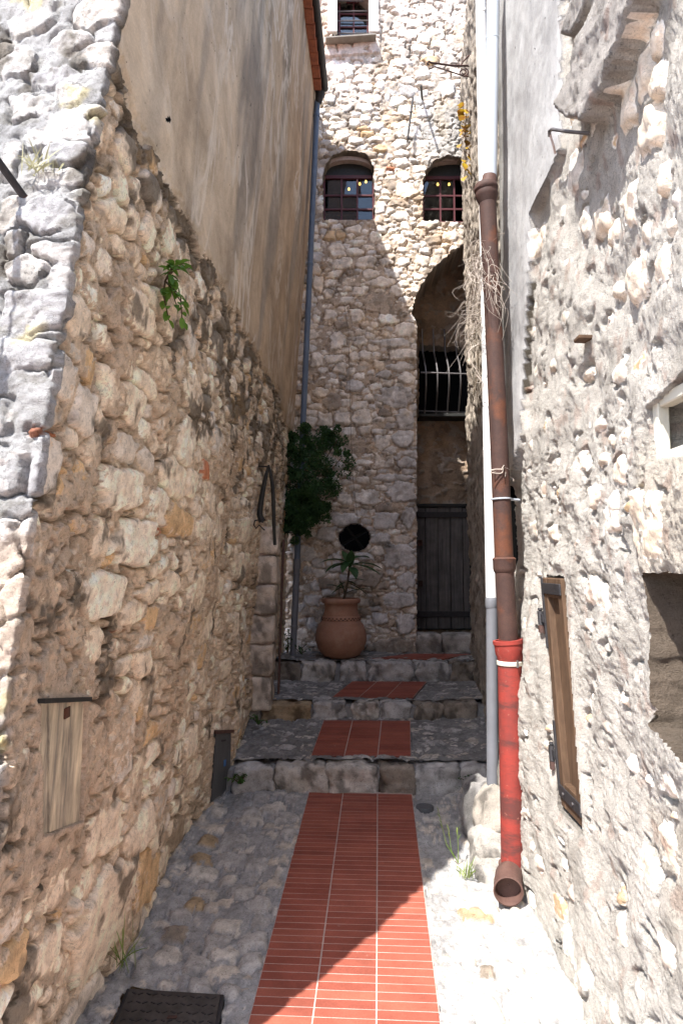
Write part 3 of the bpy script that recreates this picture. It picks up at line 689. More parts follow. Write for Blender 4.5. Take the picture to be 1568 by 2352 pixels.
# cupboard door of weathered boards, in the rubble near the street
def wall_pt(px, py, off=0.0):
    u, z = hit_left(px, py); p = left_base(np.array(u), np.array(z)); return Vector(p) + Vector((off, 0, 0))
c4 = [wall_pt(*q) for q in ((79, 1614), (182, 1612), (175, 1886), (81, 1918))]
ox = Vector((0.010, -0.002, 0)); 
cd = MB()
cd.add([c + Vector((-.03, 0, 0)) + ox for c in c4], [(3, 2, 1, 0)])
cdo = cd.build('cupboard_door', M['iron'], HL, fix=False)
n_b = 3
for i in range(n_b):
    f0, f1 = [(0, .17), (.185, .60), (.61, 1)][i]
    tl, tr = c4[0].lerp(c4[1], f0), c4[0].lerp(c4[1], f1); bl, br = c4[3].lerp(c4[2], f0), c4[3].lerp(c4[2], f1)
    m_ = MB(); t_ = Vector((-.022, 0, 0)); off = ox + Vector((0.004 * (i % 2), 0, 0))
    m_.add([tl + off, tr + off, br + off, bl + off, tl + off + t_, tr + off + t_, br + off + t_, bl + off + t_], [(0, 3, 2, 1), (4, 5, 6, 7), (0, 1, 5, 4), (1, 2, 6, 5), (2, 3, 7, 6), (3, 0, 4, 7)])
    m_.build('plank', M['wood_cream'], cdo)
lp = wall_pt(138, 1637) + ox + Vector((.004, 0, 0)); MB().box((0, .035, 0), (0.004, 0, 0), (0, 0, .028), lp - Vector((0, .017, .014))).build('latch_plate', M['rust'], cdo)
# dark strip along the head of the cupboard
MB().bar(c4[0] + ox + Vector((.006, -.01, .006)), c4[1] + ox + Vector((.006, .01, .006)), .03, .012).build('head_strip', M['wood_dark'], HL)

# dressed blocks of the doorway jamb, far end of the alley wall
zs_ = [0.52, 0.78, 1.0, 1.21, 1.42, 1.63, 1.84]
for i in range(6):
    w = [0.2, .18, .20, .18, .2, .17][i]; z0, z1 = zs_[i] + R.uniform(-.008, .008), zs_[i + 1] - .010
    put_rock('jamb_block', (-0.545 - .05 * (1 - i / 6) + .01 * (i % 2), 5.02, (z0 + z1) / 2), (w / 2, 0.13, (z1 - z0) / 2), 30 + i, M['stone'], np.array([.56, .48, .40]) * R.uniform(.88, 1.1), HL, n=14, power=14, amp=.10)
mb = MB(); mb.box((0.15, 0, 0), (0, .18, 0), (0.02, 0, 1.28), (-.66, 4.93, .55), .01); mb.build('jamb_core', M['grout'], HL)
mb = MB(); mb.box((0.016, 0, 0), (0, .05, 0), (0.03, 0, 1.15), (-.478, 5.16, .60), .005); mb.build('door_post', M['rust_light'], HL)

# ---- tower house closing the alley
TY = 6.3; RD = 0.52
def hit_tower(px, py): p = P(px, py, TY); return (p.x, p.z)
def poly_t(l): return [hit_tower(*q) for q in l]
arc = poly_t([(958, 1520), (958, 742), (946, 718), (952, 690), (966, 655), (990, 622), (1020, 592), (1052, 568), (1090, 552), (1135, 545), (1400, 545), (1400, 1520)])
w_lo = poly_t([(742, 503), (742, 402), (748, 376), (764, 356), (790, 345), (820, 344), (845, 356), (858, 382), (860, 503)])
w_ro = poly_t([(972, 505), (972, 410), (980, 385), (1000, 366), (1030, 356), (1060, 362), (1090, 380), (1110, 410), (1110, 510)])
w_up = poly_t([(763, 97), (766, 0), (776, -14), (800, -22), (826, -18), (846, 0), (849, 97)])
w_ho = poly_t([(814 + 37 * math.cos(a), 1235 + 33 * math.sin(a)) for a in np.linspace(0, 2 * math.pi, 15)[:-1]])
w_gr = [(lambda p: (p.x, p.z))(P(*q, TY + RD)) for q in ((962, 957), (962, 792), (1088, 800), (1088, 957))]
S2 = Stones()
A_ = lambda l, k, zx, zy: hand(S2, hit_tower, zx, zy, l, k)
A_([(810,730,150,80,'w',.012),(735,815,270,54,'g'),(785,890,180,70,'w'),(780,965,175,56,'g'),(815,1040,100,70,'w'),(745,1155,240,125,'g',.015),(805,1300,125,135,'g'),(795,1420,145,105,'g'),(815,1520,110,70,'g'),(530,1285,125,110,'c'),(535,1550,150,80,'w'),(668,1545,100,80,'c'),(660,435,165,72,'c'),(560,305,125,76,'c'),(490,240,105,54,'w'),(375,235,100,90,'c'),(500,180,120,34,'w'),(395,135,76,60,'o'),(465,130,60,60,'c'),(380,800,115,105,'w'),(365,910,125,54,'w'),(250,440,65,105,'c'),(520,490,100,62,'c'),(325,500,64,60,'c'),(335,640,76,76,'c'),(500,640,90,80,'c'),(240,660,50,50,'w'),(245,920,80,100,'c'),(400,970,90,70,'c'),(550,890,90,60,'w'),(480,900,60,60,'c'),(670,1010,110,60,'g'),(690,1070,90,46,'c'),(270,1130,100,70,'c'),(300,1300,90,90,'c'),(430,1195,70,46,'w'),(410,1290,100,80,'c'),(550,1360,80,60,'c'),(450,1375,90,60,'w'),(320,1385,120,60,'w'),(660,1440,90,90,'w'),(640,970,70,80,'c'),(525,800,80,70,'w'),(640,560,200,130,'b',-.006)], .3646, 637, 490)
A_([(705,75,120,54,'w'),(815,85,105,84,'c'),(945,80,90,105,'g'),(865,180,240,44,'g'),(735,290,135,92,'w'),(915,265,155,120,'g',.012),(600,410,190,72,'g'),(825,420,130,92,'g'),(958,405,76,115,'g'),(505,495,95,72,'g'),(810,520,115,62,'g'),(905,620,172,118,'g',.014),(945,755,86,94,'g'),(890,860,180,84,'g',.014),(940,985,95,125,'g'),(800,960,84,62,'g'),(430,1000,56,84,'g'),(460,655,76,54,'g'),(700,195,70,50,'c'),(600,300,76,60,'w'),(740,740,130,90,'b'),(860,1115,260,90,'b'),(560,690,90,36,'g'),(720,620,110,40,'g'),(520,815,80,44,'g'),(440,785,50,60,'g'),(620,740,90,44,'g'),(400,690,50,50,'g'),(430,860,90,60,'g'),(640,810,60,34,'g')], .4167, 539, 1021)
ZT = lambda l: hand(S2, hit_tower, 648, 0, l, .3229)
ZT([(870,80,180,60,'w'),(940,170,130,70,'w'),(1010,270,110,90,'w'),(970,340,110,60,'w'),(850,235,80,50,'w'),(1050,420,110,70,'o'),(1160,630,130,120,'w',.015),(400,490,220,120,'w',.004),(290,640,100,50,'w'),(430,630,110,46,'w'),(600,620,90,60,'w'),(570,910,90,40,'o'),(610,945,100,40,'o'),(530,1000,110,50,'w'),(660,990,110,40,'w'),(930,940,130,90,'w'),(840,1020,120,60,'w'),(850,1090,110,60,'w'),(700,1050,100,60,'o'),(520,870,80,60,'w'),(590,840,70,50,'w'),(240,960,80,90,'w'),(250,880,60,60,'c'),(460,770,70,50,'w'),(345,700,80,60,'w'),(380,840,90,36,'c'),(665,85,70,30,'t'),(680,290,50,30,'t'),(1025,178,44,16,'t'),(770,1195,60,26,'t'),(340,1670,80,80,'o'),(1000,520,120,60,'w'),(420,540,60,80,'w'),(500,1640,130,60,'c'),(720,1760,100,60,'c')])
S2.fill(-.55, 1.3, .6, 8.0, [(.085, 70), (.062, 200), (.045, 420), (.032, 620), (.023, 500)], 'wccgwgcbgw', 8000, None, 0.88, (-.008, .007), (1.2, 2.4), 0.10, 3.4)
xx = np.concatenate([np.linspace(-.56, 1.32, 235), np.linspace(1.33, 1.9, 50)]); zz = rows(0.50, 8.2, 7.45, 0.0082, 0.02); X, Z = np.meshgrid(xx, zz)
idx, e, sz = S2.classify(X, Z, 0.007, 17, 1.16)
hs = S2.relief(X, Z, idx, e, 0.036, 0.0055, 0.06, 5)
hm = -0.010 + 0.010 * N1.fbm(X * 4, Z * 4, 3) + 0.006 * N3.fbm(X * 24, Z * 24, 4, 0.6)
upz = sstep(5.9, 6.9, Z + 0.4 * N4.fbm(X * 1.5, Z * 1.5, 2)); hm += 0.016 * upz
grey_pl = sstep(.55, .8, X + .25 * N2.fbm(X * 3, Z * 3, 3)) * sstep(5.2, 5.5, Z) * sstep(6.3, 5.9, Z); hm += .012 * grey_pl
win_pl = inside(poly_t([(738, -60), (870, -60), (872, 122), (742, 132)]), X, Z); hm = np.where(win_pl, 0.022 + 0.3 * (hm), hm)
hm = hm - S2.gaps(X, Z, e, .035, .0045, .05)
st = hs > hm
h = np.maximum(hs, hm)
rec = inside(arc, X + .008 * N1.fbm(X * 14, Z * 14, 3), Z + .008 * N2.fbm(X * 14, Z * 14, 3))
hr = -RD + 0.011 * N3.fbm(X * 9, Z * 9, 5, .6) + 0.016 * sstep(.1, .5, N2.fbm(X * 8, Z * 11, 3))
rst = rec & (N2.fbm(X * 8, Z * 11, 3) > .3)
h = np.where(rec, hr, h)
jx = .007
Xj = X + jx * N1.fbm(X * 20, Z * 20, 2); Zj = Z + jx * N2.fbm(X * 20, Z * 20, 2)
hole = inside(w_lo, Xj, Zj) | inside(w_ro, Xj, Zj) | inside(w_up, X, Z) | inside(w_ho, Xj, Zj) | inside(w_gr, Xj, Zj)
lab = np.where(rec, -2, np.where(st, idx, -1)); lab = np.where(hole, -9, lab)
cs_ = S2.colour(idx, X, Z)
lowz = sstep(3.9, 3.0, Z)[..., None]
cs_ = cs_ * lerp(np.array([1.0, .98, .97]), np.array([.90, .90, .92]), lowz)  # shade put into the colour: lower stones darker and bluer
cm = np.array([.52, .42, .33]) * (1 + .2 * N4.fbm(X * 5, Z * 5, 4))[..., None]
cm = lerp(cm, np.array([.62, .54, .47]), upz[..., None]); cm = lerp(cm, np.array([.46, .43, .39]), grey_pl[..., None])
cm = np.where(win_pl[..., None], np.array([.64, .54, .47]), cm)
cr = np.array([.56, .41, .29]) * (1 + .3 * N1.fbm(X * 5, Z * 5, 5))[..., None]; cr = np.where(rst[..., None], np.array([.58, .48, .39]), cr)
col_t = np.where(rec[..., None], cr, np.where(st[..., None], cs_, cm))
gl = sstep(.3, .62, N2.fbm(X * 5 + 9, Z * 4, 5, .6)); col_t = lerp(col_t, np.array([.13, .115, .095]), (.4 * gl)[..., None])
och = sstep(.2, .6, N3.fbm(X * 3, Z * 2.5, 4)); col_t = lerp(col_t, col_t * np.array([1.0, .86, .66]), (.45 * och * (Z > 2.6))[..., None])
pos_t = np.stack([X + .004 * N1.fbm(X * 40, Z * 40, 2), TY - h, Z + .004 * N2.fbm(X * 40, Z * 40, 2)], -1)
HT = thing('tower_house', 'tall rubble stone house closing the alley with arched maroon windows', 'house', (0.3, TY, 0.7))
F_, fl_ = cut_pieces(pos_t, lab, np.clip(col_t, .01, .85), HT, {-1: 'mortar', -2: 'recess_wall'}, {-1: M['mortar'], -2: M['rough']}, M['stone'], 300, steal=-2)
fc_ = pos_t.reshape(-1, 3)[F_].mean(1)
for pl_ in (w_lo, w_ro, w_up, w_ho, w_gr):
    xs_, zs__ = [q[0] for q in pl_], [q[1] for q in pl_]; wi_ = (fc_[:, 0] > min(xs_) - .06) & (fc_[:, 0] < max(xs_) + .06) & (fc_[:, 2] > min(zs__) - .06) & (fc_[:, 2] < max(zs__) + .06)
    reveal(pos_t, F_, fl_, (0, .2, 0), 'window_reveal', M['rough'], HT, (.44, .37, .30), wi_)
mb = MB()
mb.box((5, 0, 0), (0, .02, 0), (0, 0, 7.6), (-2.5, TY + 2.5, .5)); mb.box((5, 0, 0), (0, 2.5, 0), (0, 0, .05), (-2.5, TY + .02, 8.22))
mb.box((.02, 0, 0), (0, 2.3, 0), (0, 0, 7.6), (-.60, TY + .05, .5)); mb.box((.02, 0, 0), (0, 2.3, 0), (0, 0, 7.6), (1.92, TY + .05, .5))
mb.box((2.5, 0, 0), (0, 1.6, 0), (0, 0, .03), (-.58, TY + .57, 4.2)); mb.box((2.5, 0, 0), (0, 2.2, 0), (0, 0, .03), (-.58, TY + .24, 6.2)); mb.box((1.2, 0, 0), (0, .33, 0), (0, 0, .03), (-.55, TY + .24, 4.2)); mb.box((1.0, 0, 0), (0, .03, 0), (0, 0, 1.2), (.6, TY + .56, 4.55))
mb.build('room_interior', M['dark'], HT)
mb = MB(); mb.box((2.6, 0, 0), (0, .1, 0), (0, 0, 7.7), (-3.15, TY + .05, .5)); mb.box((2.6, 0, 0), (0, .1, 0), (0, 0, 7.7), (1.94, TY + .05, .5)); mb.build('side_wall', M['rough'], HT)
mb = MB()
mb.add([(-3.2, TY - .25, 8.25), (4.0, TY - .25, 8.25), (4.0, TY + 2.6, 9.1), (-3.2, TY + 2.6, 9.1), (-3.2, TY - .25, 8.33), (4.0, TY - .25, 8.33), (4.0, TY + 2.6, 9.18), (-3.2, TY + 2.6, 9.18)], [(0, 1, 2, 3), (7, 6, 5, 4), (0, 4, 5, 1), (2, 6, 7, 3), (1, 5, 6, 2), (3, 7, 4, 0)]); mb.build('roof', M['roof_tile'], HT)

# windows: a frame of stiles and bars with panes of their own
def window(name, px0, px1, py_top, py_bot, Yw, xs, ys, bar=.022, arch=None, edge=.035, bars=None):
    a = P(px0, py_bot, Yw); b = P(px1, py_top, Yw); m_ = MB(); th = .03
    x0, x1, z0, z1 = a.x, b.x, a.z, b.z
    m_.box((edge, 0, 0), (0, th + .01, 0), (0, 0, z1 - z0), (x0, Yw - .01, z0), .004); m_.box((edge, 0, 0), (0, th + .01, 0), (0, 0, z1 - z0), (x1 - edge, Yw - .01, z0), .004)
    m_.box((x1 - x0 - 2 * edge, 0, 0), (0, th, 0), (0, 0, edge), (x0 + edge, Yw - .006, z0), .003); m_.box((x1 - x0 - 2 * edge, 0, 0), (0, th, 0), (0, 0, edge), (x0 + edge, Yw - .006, z1 - edge), .003)
    X0, X1, Z0, Z1 = x0 + edge, x1 - edge, z0 + edge, z1 - edge
    gx = [X0 + (X1 - X0) * q for q in xs]; gz = [Z0 + (Z1 - Z0) * q for q in ys]
    for i, x in enumerate(gx): m_.box((bar, 0, 0), (0, .018, 0), (0, 0, Z1 - Z0), (x - bar / 2, Yw, Z0), .002)
    for z in gz: m_.box((X1 - X0, 0, 0), (0, .014, 0), (0, 0, bar), (X0, Yw + .0025, z - bar / 2), .002)
    win = m_.build(name, M['maroon'], HT)
    ex = [X0] + gx + [X1]; ez = [Z0] + gz + [Z1]
    for i in range(len(ex) - 1):
        for j in range(len(ez) - 1):
            tx, tz = R.normal() * .012, R.normal() * .012; w, h_ = ex[i + 1] - ex[i], ez[j + 1] - ez[j]
            MB().box((w, tx * w, 0), (0, .003, 0), (0, tz * h_, h_), (ex[i], Yw + .017, ez[j])).build('pane', M['glass'], win)
    return win, (x0, x1, z0, z1)
wlo, r1 = window('window', 738, 863, 402, 512, TY + .13, (.35, .68), (.26, .60), .018)
# blind arched head over each lower window
def arch_head(r, Yw, rise=.19):
    x0, x1, _, z1 = r; c = (x0 + x1) / 2; w = (x1 - x0) / 2; m_ = MB(); n = 14
    pts = [(c + w * math.cos(math.pi * k / n), z1 + rise * math.sin(math.pi * k / n)) for k in range(n + 1)]
    vs_ = [(x, Yw, z) for x, z in pts] + [(x, Yw + .03, z) for x, z in pts]; N_ = n + 1
    m_.add(vs_, [tuple(range(N_))[::-1], tuple(range(N_, 2 * N_))] + [(k, k + 1, k + 1 + N_, k + N_) for k in range(n)] + [(n, 0, N_, 2 * N_ - 1)])
    m_.build('arched_head', M['wood_dark'], HT)
    m2 = MB(); out = [(c + (w + .02) * math.cos(math.pi * k / n), z1 - .01 + (rise + .015) * math.sin(math.pi * k / n)) for k in range(n + 1)]
    inn = [(c + (w - .012) * math.cos(math.pi * k / n), z1 - .01 + (rise - .02) * math.sin(math.pi * k / n)) for k in range(n + 1)]
    for k in range(n):
        q = [out[k], out[k + 1], inn[k + 1], inn[k]]
        m2.add([(x, Yw - .07, z) for x, z in q] + [(x, Yw + .0, z) for x, z in q], [(0, 1, 2, 3), (7, 6, 5, 4), (0, 4, 5, 1), (2, 6, 7, 3)])
    m2.build('arch_ring', M['grout'], HT)
arch_head(r1, TY + .132, .15)
wro, r2 = window('window', 966, 1120, 404, 516, TY + .13, (.27, .50, .74), (.30, .62), .018)
arch_head(r2, TY + .132, .15)
wup, r3 = window('window', 776, 848, -2, 97, TY + .12, (.5,), (.36, .70), .014, edge=.026)
MB().box((.02, 0, 0), (0, .14, 0), (0, 0, .42), (r3[0] - .045, TY - .02, r3[2])).build('window_reveal', M['white_pvc'], HT)
for zq in (.10, .40, .62, .85):
    z = r3[2] + (r3[3] - r3[2]) * zq
    MB().tube([(r3[0] - .03, TY + .06, z + R.normal() * .004), (r3[1] + .01, TY + .06, z)], .007, 6).build('window_bar', M['steel'], wup)
for xa, xb in ((753, 774), (847, 868)):
    xa, xb = P(xa, 50, TY).x, P(xb, 50, TY).x; MB().box((xb - xa, 0, 0), (0, .05, 0), (0, 0, .60), (xa, TY - .034, r3[2] - .005), .004).build('painted_border', M['white_pvc'], HT)
sl = P(748, 100, TY - .03); sr = P(863, 88, TY - .03)
MB().box((sr.x - sl.x, 0, .035), (0, .13, .0), (0, 0, .02), (sl.x, TY - .11, sl.z - .005), .004).build('window_sill', M['sill'], HT)
# lit bulbs inside the lower windows
for (px, py, Yb) in ((801, 434, TY + .55), (826, 422, TY + .45), (840, 417, TY + .40), (1005, 423, TY + .45), (1031, 423, TY + .42)):
    c_ = P(px, py, Yb); m_ = MB().lathe([(0.001, -.014), (.010, -.010), (.014, 0), (.010, .010), (.006, .018), (.001, .02)], c_, 12)
    t_ = thing('hanging_bulb', {801: 'lowest lit bulb glowing inside the arched window beside the blue grey pipe', 826: 'middle lit bulb glowing inside the arched window beside the blue grey pipe', 840: 'topmost lit bulb glowing inside the arched window beside the blue grey pipe', 1005: 'left lit bulb glowing inside the arched window above the big recess', 1031: 'right lit bulb glowing inside the arched window above the big recess'}[px], 'light bulb', c_, 'lit bulbs hanging behind the arched windows')
    m_.build('bulb', M['bulb'], t_, True); MB().tube([c_ + Vector((0, 0, .03)), c_ + Vector((0, 0, .45))], .003, 5).build('flex', M['iron'], t_)
# round opening with a crossed grille
c_ = P(814, 1235, TY + .19); 
for a in (.55, -.95): MB().tube([c_ + Vector((-math.cos(a) * .16, 0.02 * (a > 0), -math.sin(a) * .15)), c_ + Vector((math.cos(a) * .16, .02 * (a > 0), math.sin(a) * .15))], .014, 8).build('grille_bar', M['wood_dark'], HT)
# bellied iron grille over the dark opening in the recess
GY = TY + RD - .05; gr_top, gr_bot = P(0, 757, GY).z, P(0, 957, GY).z
gm = thing('window_grille', 'bellied black iron window grille under the big arch', 'window grille', P(1020, 957, GY))
xg0, xg1 = P(966, 900, GY - .1).x, P(1086, 900, GY - .1).x
belly = lambda t: 0.0 if t > .72 else .19 * math.sin(math.pi * min(1, (.72 - t) / .60 * .92)) 
for i in range(5):
    x = xg0 + (xg1 - xg0) * (i + .25) / 4.6
    pts = [Vector((x + .02 * (1 - t) , GY - .02 - belly(t), gr_bot + (gr_top - gr_bot) * t)) for t in np.linspace(0, 1, 20)]
    MB().tube(pts, .0085, 6).build('bar', M['steel'], gm, True)
for t in (.06, .44): MB().tube([Vector((xg0 - .01, GY - .02 - belly(t), gr_bot + (gr_top - gr_bot) * t)), Vector((xg1 + .03, GY - .02 - belly(t), gr_bot + (gr_top - gr_bot) * t - .02))], .009, 6).build('cross_bar', M['steel'], gm)
pz = P(1020, 957, GY); MB().box((xg1 - xg0 + .04, 0, 0), (0, .26, 0), (0, 0, .03), (xg0 - .02, GY - .17, pz.z - .035), .005).build('sill', M['wood_dark'], gm)
# cellar door of grey planks, strap hinges
DY = TY + RD - .05; d0, d1 = P(950, 1447, DY), P(1118, 1165, DY)
dz0, dz1 = d0.z, d1.z
dr = MB().box((d1.x - d0.x, 0, 0), (0, .02, 0), (0, 0, dz1 - dz0), (d0.x, DY + .028, dz0)).build('door', M['wood_dark'], HT)
nx_ = 6
for i in range(nx_):
    w = (d1.x - d0.x) / nx_; MB().box((w - .006, 0, 0), (0, .022, 0), (0, 0, dz1 - dz0 - .02 + R.uniform(0, .01)), (d0.x + i * w + .003, DY + R.uniform(0, .005), dz0 + .01), .004).build('plank', M['wood_grey'], dr)
for q in (.94, .13):
    zq = dz0 + (dz1 - dz0) * q; MB().box((d1.x - d0.x - .06, 0, 0), (0, .012, 0), (0, 0, .055), (d0.x + .04, DY - .014, zq - .03), .003).build('strap_hinge', M['iron'], dr)
for q in (.68, .35): MB().box((.045, 0, 0), (0, .02, 0), (0, 0, .06), (d0.x + .045, DY - .022, dz0 + (dz1 - dz0) * q), .004).build('lock_plate', M['rust'], dr)
fz = MB(); fz.box((d1.x - d0.x + .04, 0, 0), (0, .05, 0), (0, 0, .035), (d0.x - .02, DY - .01, dz1), .006); fz.build('head_strip', M['wood_dark'], dr)

# ---- house with the grey rendered end on the sunny side
def XR(Y, z):
    b = np.interp(Y, [0.2, 2.25, 2.9, 3.3], [.79, .785, .765, .775]); u_ = np.interp(Y, [0.2, 3.3], [.765, .825])
    return b + (u_ - b) * np.clip((z - .15) / 1.2, 0, 1.25) + 0.0 * Y
def hit_right(px, py):
    prev = None
    for Y in np.arange(0.9, 3.6, 0.005):
        p = P(px, py, Y); f1 = p.x - float(XR(np.array(Y), np.array(p.z)))
        if f1 >= 0: break
    return (Y, p.z)
S3 = Stones()
HR_ = lambda zy, l: [hand(S3, hit_right, 1045, zy, [(*it[:5], (it[5] * .62) if len(it) > 5 else .014)], .3333) for it in l if it[0] * .3333 + 1045 < 1562]
HR_(0, [(1410,890,190,320,'c',.04),(1250,740,120,330,'c',.035),(1380,530,105,320,'c',.04),(1480,560,120,230,'c',.04),(1500,260,120,260,'c',.04),(1420,150,110,200,'c',.03),(1140,950,66,150,'o',.02),(1515,1240,80,250,'c',.04),(1255,1440,120,330,'c',.04),(1370,1600,90,180,'c',.03),(1020,1500,110,240,'c',.04),(1090,1600,80,180,'c',.03),(830,1180,120,270,'g',.02),(600,1650,90,210,'c',.03),(890,960,80,120,'o',.02),(830,780,60,140,'o',.02),(1290,1900,200,380,'c',.025),(1110,2010,76,150,'c',.03),(1490,1850,130,280,'c',.03),(790,2170,90,80,'c',.03),(630,2050,80,120,'c',.02),(860,330,60,100,'o',.01),(850,200,60,120,'c',.015),(760,1450,60,100,'c',.02),(840,610,50,70,'o',.02)])
HR_(784, [(1135,210,95,170,'c',.04),(900,220,84,110,'c',.035),(1285,190,130,190,'o',.02),(850,850,120,190,'w',.02),(1010,820,100,120,'c',.035),(1160,900,130,220,'c',.03),(990,1050,100,180,'c',.035),(1080,1230,170,290,'w',.025),(870,1400,90,60,'c',.03),(690,1320,70,120,'c',.03),(1000,1750,190,230,'w',.022),(1420,1300,260,620,'c',.02),(940,1950,90,120,'c',.03),(1440,100,90,180,'c',.03),(1200,640,120,160,'c',.025),(1060,690,80,140,'c',.02),(840,680,50,70,'c',.02),(700,160,60,110,'c',.03),(540,1300,60,140,'c',.01),(1110,1400,140,90,'w',.03)])
HR_(1568, [(1310,1330,160,440,'c',.025),(1470,1150,120,400,'w',.02),(860,1920,230,380,'w',.03),(690,1320,56,90,'w',.025),(820,1080,56,140,'o',.02),(880,1330,44,80,'w',.025),(1110,1480,50,160,'o',.02),(700,1540,140,200,'o',.015),(1470,500,150,600,'w',.012),(1130,1700,80,220,'c',.02),(960,1480,80,120,'c',.02),(1290,1800,140,220,'w',.02),(1060,1650,36,120,'o',.02),(1180,120,110,110,'c',.03),(1030,290,60,110,'w',.03),(1460,1900,130,260,'w',.03),(1290,2150,160,200,'w',.02),(580,1250,50,120,'w',.02),(1100,1000,100,80,'w',.03),(940,1000,120,60,'w',.03)])
S3.fill(0.9, 3.3, -.1, 3.6, [(.055, 30), (.036, 90), (.024, 130), (.016, 120)], 'wwccgwco', 5000, None, 1.1, (.002, .022), (1.0, 1.9), 0.5, 2.6)
pb = [hit_right(*q) for q in [(1312, -10), (1308, 340), (1290, 400), (1262, 450), (1240, 490), (1237, 600), (1222, 820), (1216, 1000), (1192, 1105)]]
pbz = np.array([b[1] for b in pb])[::-1]; pby = np.array([b[0] for b in pb])[::-1]
inv_ = np.linspace(1 / 1.30, 1 / 3.30, 235); Yr = np.concatenate([np.arange(.2, 1.29, .03), 1 / inv_])
zz = rows(-.12, 4.6, 2.0, 0.0050, 0.0095); Yg, Z = np.meshgrid(Yr, zz)
Pb = np.stack([XR(Yg, Z), Yg, Z], -1)
idx, e, sz = S3.classify(Yg, Z, 0.010, 16, 1.02)
hs = S3.relief(Yg, Z, idx, e, 0.035, 0.006, 0.07, 9)
hm = 0.011 + 0.018 * N1.fbm(Yg * 3.2, Z * 3.0, 3) + 0.0055 * N3.fbm(Yg * 11, Z * 10, 4, 0.55) + 0.003 * N2.fbm(Yg * 70, Z * 70, 3)
yb = np.interp(Z, pbz, pby) + .012 * N1.fbm(Yg * 12, Z * 12, 3)
isp = (Yg > yb) & (Z > pbz[0] + .03 * N2.fbm(Yg * 20, Z * 5, 3))
hp = 0.042 + 0.006 * N1.fbm(Yg * 2, Z * 2, 3) + .0015 * N3.fbm(Yg * 30, Z * 12, 3)
hm = hm - S3.gaps(Yg, Z, e, .025, .006, .2)
st = hs > hm
ispw = sstep(-.034, .022, Yg - yb) * sstep(-.02, .02, Z - (pbz[0] + .03 * N2.fbm(Yg * 20, Z * 5, 3)))
h = np.maximum(hs, hm) * (1 - ispw) + hp * ispw; h = h + .03 * N4.fbm(Yg * .9 + 4, Z * .9, 2) * (~isp)
h += .10 * sstep(.32, -.12, Z) * sstep(2.6, 1.5, Yg)                       # the foot of the wall spreads towards the paving
# niche at the street end below a coarse yellow lintel
nz_ = 0.0
nich = (Yg + nz_ < 1.755) & (Z + nz_ < 1.535) & (Z + nz_ > 1.15 - .04 * sstep(1.755, 1.5, Yg))
h = h + .018 * np.exp(-((Z - 1.68) / .16) ** 4) * sstep(1.84, 1.72, Yg)
zfr = inside([hit_right(1512, 935), hit_right(1570, 880), hit_right(1640, 800), hit_right(1640, 1040), hit_right(1524, 1052)], Yg, Z)
h = np.where(zfr, h - .09, h)
# ledge of long stones high up
ledge = np.zeros(Z.shape)
for pl, dd in (([(1340, 225), (1352, 262), (1372, 276), (1420, 258), (1466, 190), (1500, 100), (1580, -90), (1640, -260), (1500, -260), (1462, -60), (1405, 70), (1365, 165)], .10), ([(1322, 78), (1346, 80), (1378, 22), (1408, -60), (1370, -60), (1340, 22)], .06)):
    m_ = inside([hit_right(*q) for q in pl], Yg + .012 * N1.fbm(Yg * 8, Z * 8, 3), Z + .012 * N2.fbm(Yg * 8, Z * 8, 3)).astype(float)
    for _ in range(1): m_[1:-1, 1:-1] = (m_[1:-1, 1:-1] * 2 + m_[:-2, 1:-1] + m_[2:, 1:-1] + m_[1:-1, :-2] + m_[1:-1, 2:]) / 6
    h = h * (1 - m_) + (dd + .008 * N3.fbm(Yg * 9, Z * 11, 5, .6)) * m_; st = st & (m_ < .3); ledge = np.maximum(ledge, m_)
# shutter opening
shc = [hit_right(*q) for q in ((1259, 1336), (1298, 1306), (1344, 1905), (1285, 1868))]
sy0, sy1 = 2.27, 2.50
# the opening is measured from the shutter's own corners
ytop = [c[0] for c in shc]; sy1 = (ytop[0] + ytop[3]) / 2; sy0 = (ytop[1] + ytop[2]) / 2; shear = ((ytop[0] - ytop[3]) / (shc[0][1] - shc[3][1]) + (ytop[1] - ytop[2]) / (shc[1][1] - shc[2][1])) / 2; sz1 = (shc[0][1] + shc[1][1]) / 2; sz0 = (shc[2][1] + shc[3][1]) / 2
Ysh = Yg - shear * (Z - (sz0 + sz1) / 2)
hole = (Ysh > sy0 - .006 * N1.n2(Z * 30, Yg)) & (Ysh < sy1 + .005 * N2.n2(Z * 30, Yg)) & (Z > sz0) & (Z < sz1)
print('SHUTTER', sy0, sy1, sz0, sz1, shear, [q for q in shc])
dsh = np.maximum(np.maximum(sy0 - Ysh, Ysh - sy1), np.maximum(sz0 - Z, Z - sz1)); wsh = sstep(.055, .008, dsh); h = h * (1 - wsh) + .006 * wsh
st = st & (dsh > .012)
n_r = np.array([-1., 0., .02])
pos_r = Pb + n_r * h[..., None]; pos_r[..., 2] += .004 * N1.fbm(Yg * 26, Z * 26, 2) * (~isp) - .12 * np.maximum(h, 0) * (~isp); pos_r[..., 1] += .005 * N2.fbm(Yg * 26, Z * 26, 2) * (~isp)
lab = np.where(isp, -2, np.where(st, idx, -1)); lab = np.where(ledge > .5, -3, lab); lab = np.where(hole | nich, -9, lab)
cm = np.array([.74, .695, .625]) * (1 + .12 * N4.fbm(Yg * 6, Z * 6, 4))[..., None]
cs_ = S3.colour(idx, Yg, Z) * np.array([.86, .825, .775])
cp = np.array([.45, .445, .445]) * (1 + .10 * N1.fbm(Yg * 2, Z * 1.2, 3))[..., None]
cp = lerp(cp, np.array([.62, .53, .42]), (.7 * sstep(2.3, 1.6, Z) * sstep(2.9, 3.0, Yg) * sstep(3.2, 3.08, Yg))[..., None])
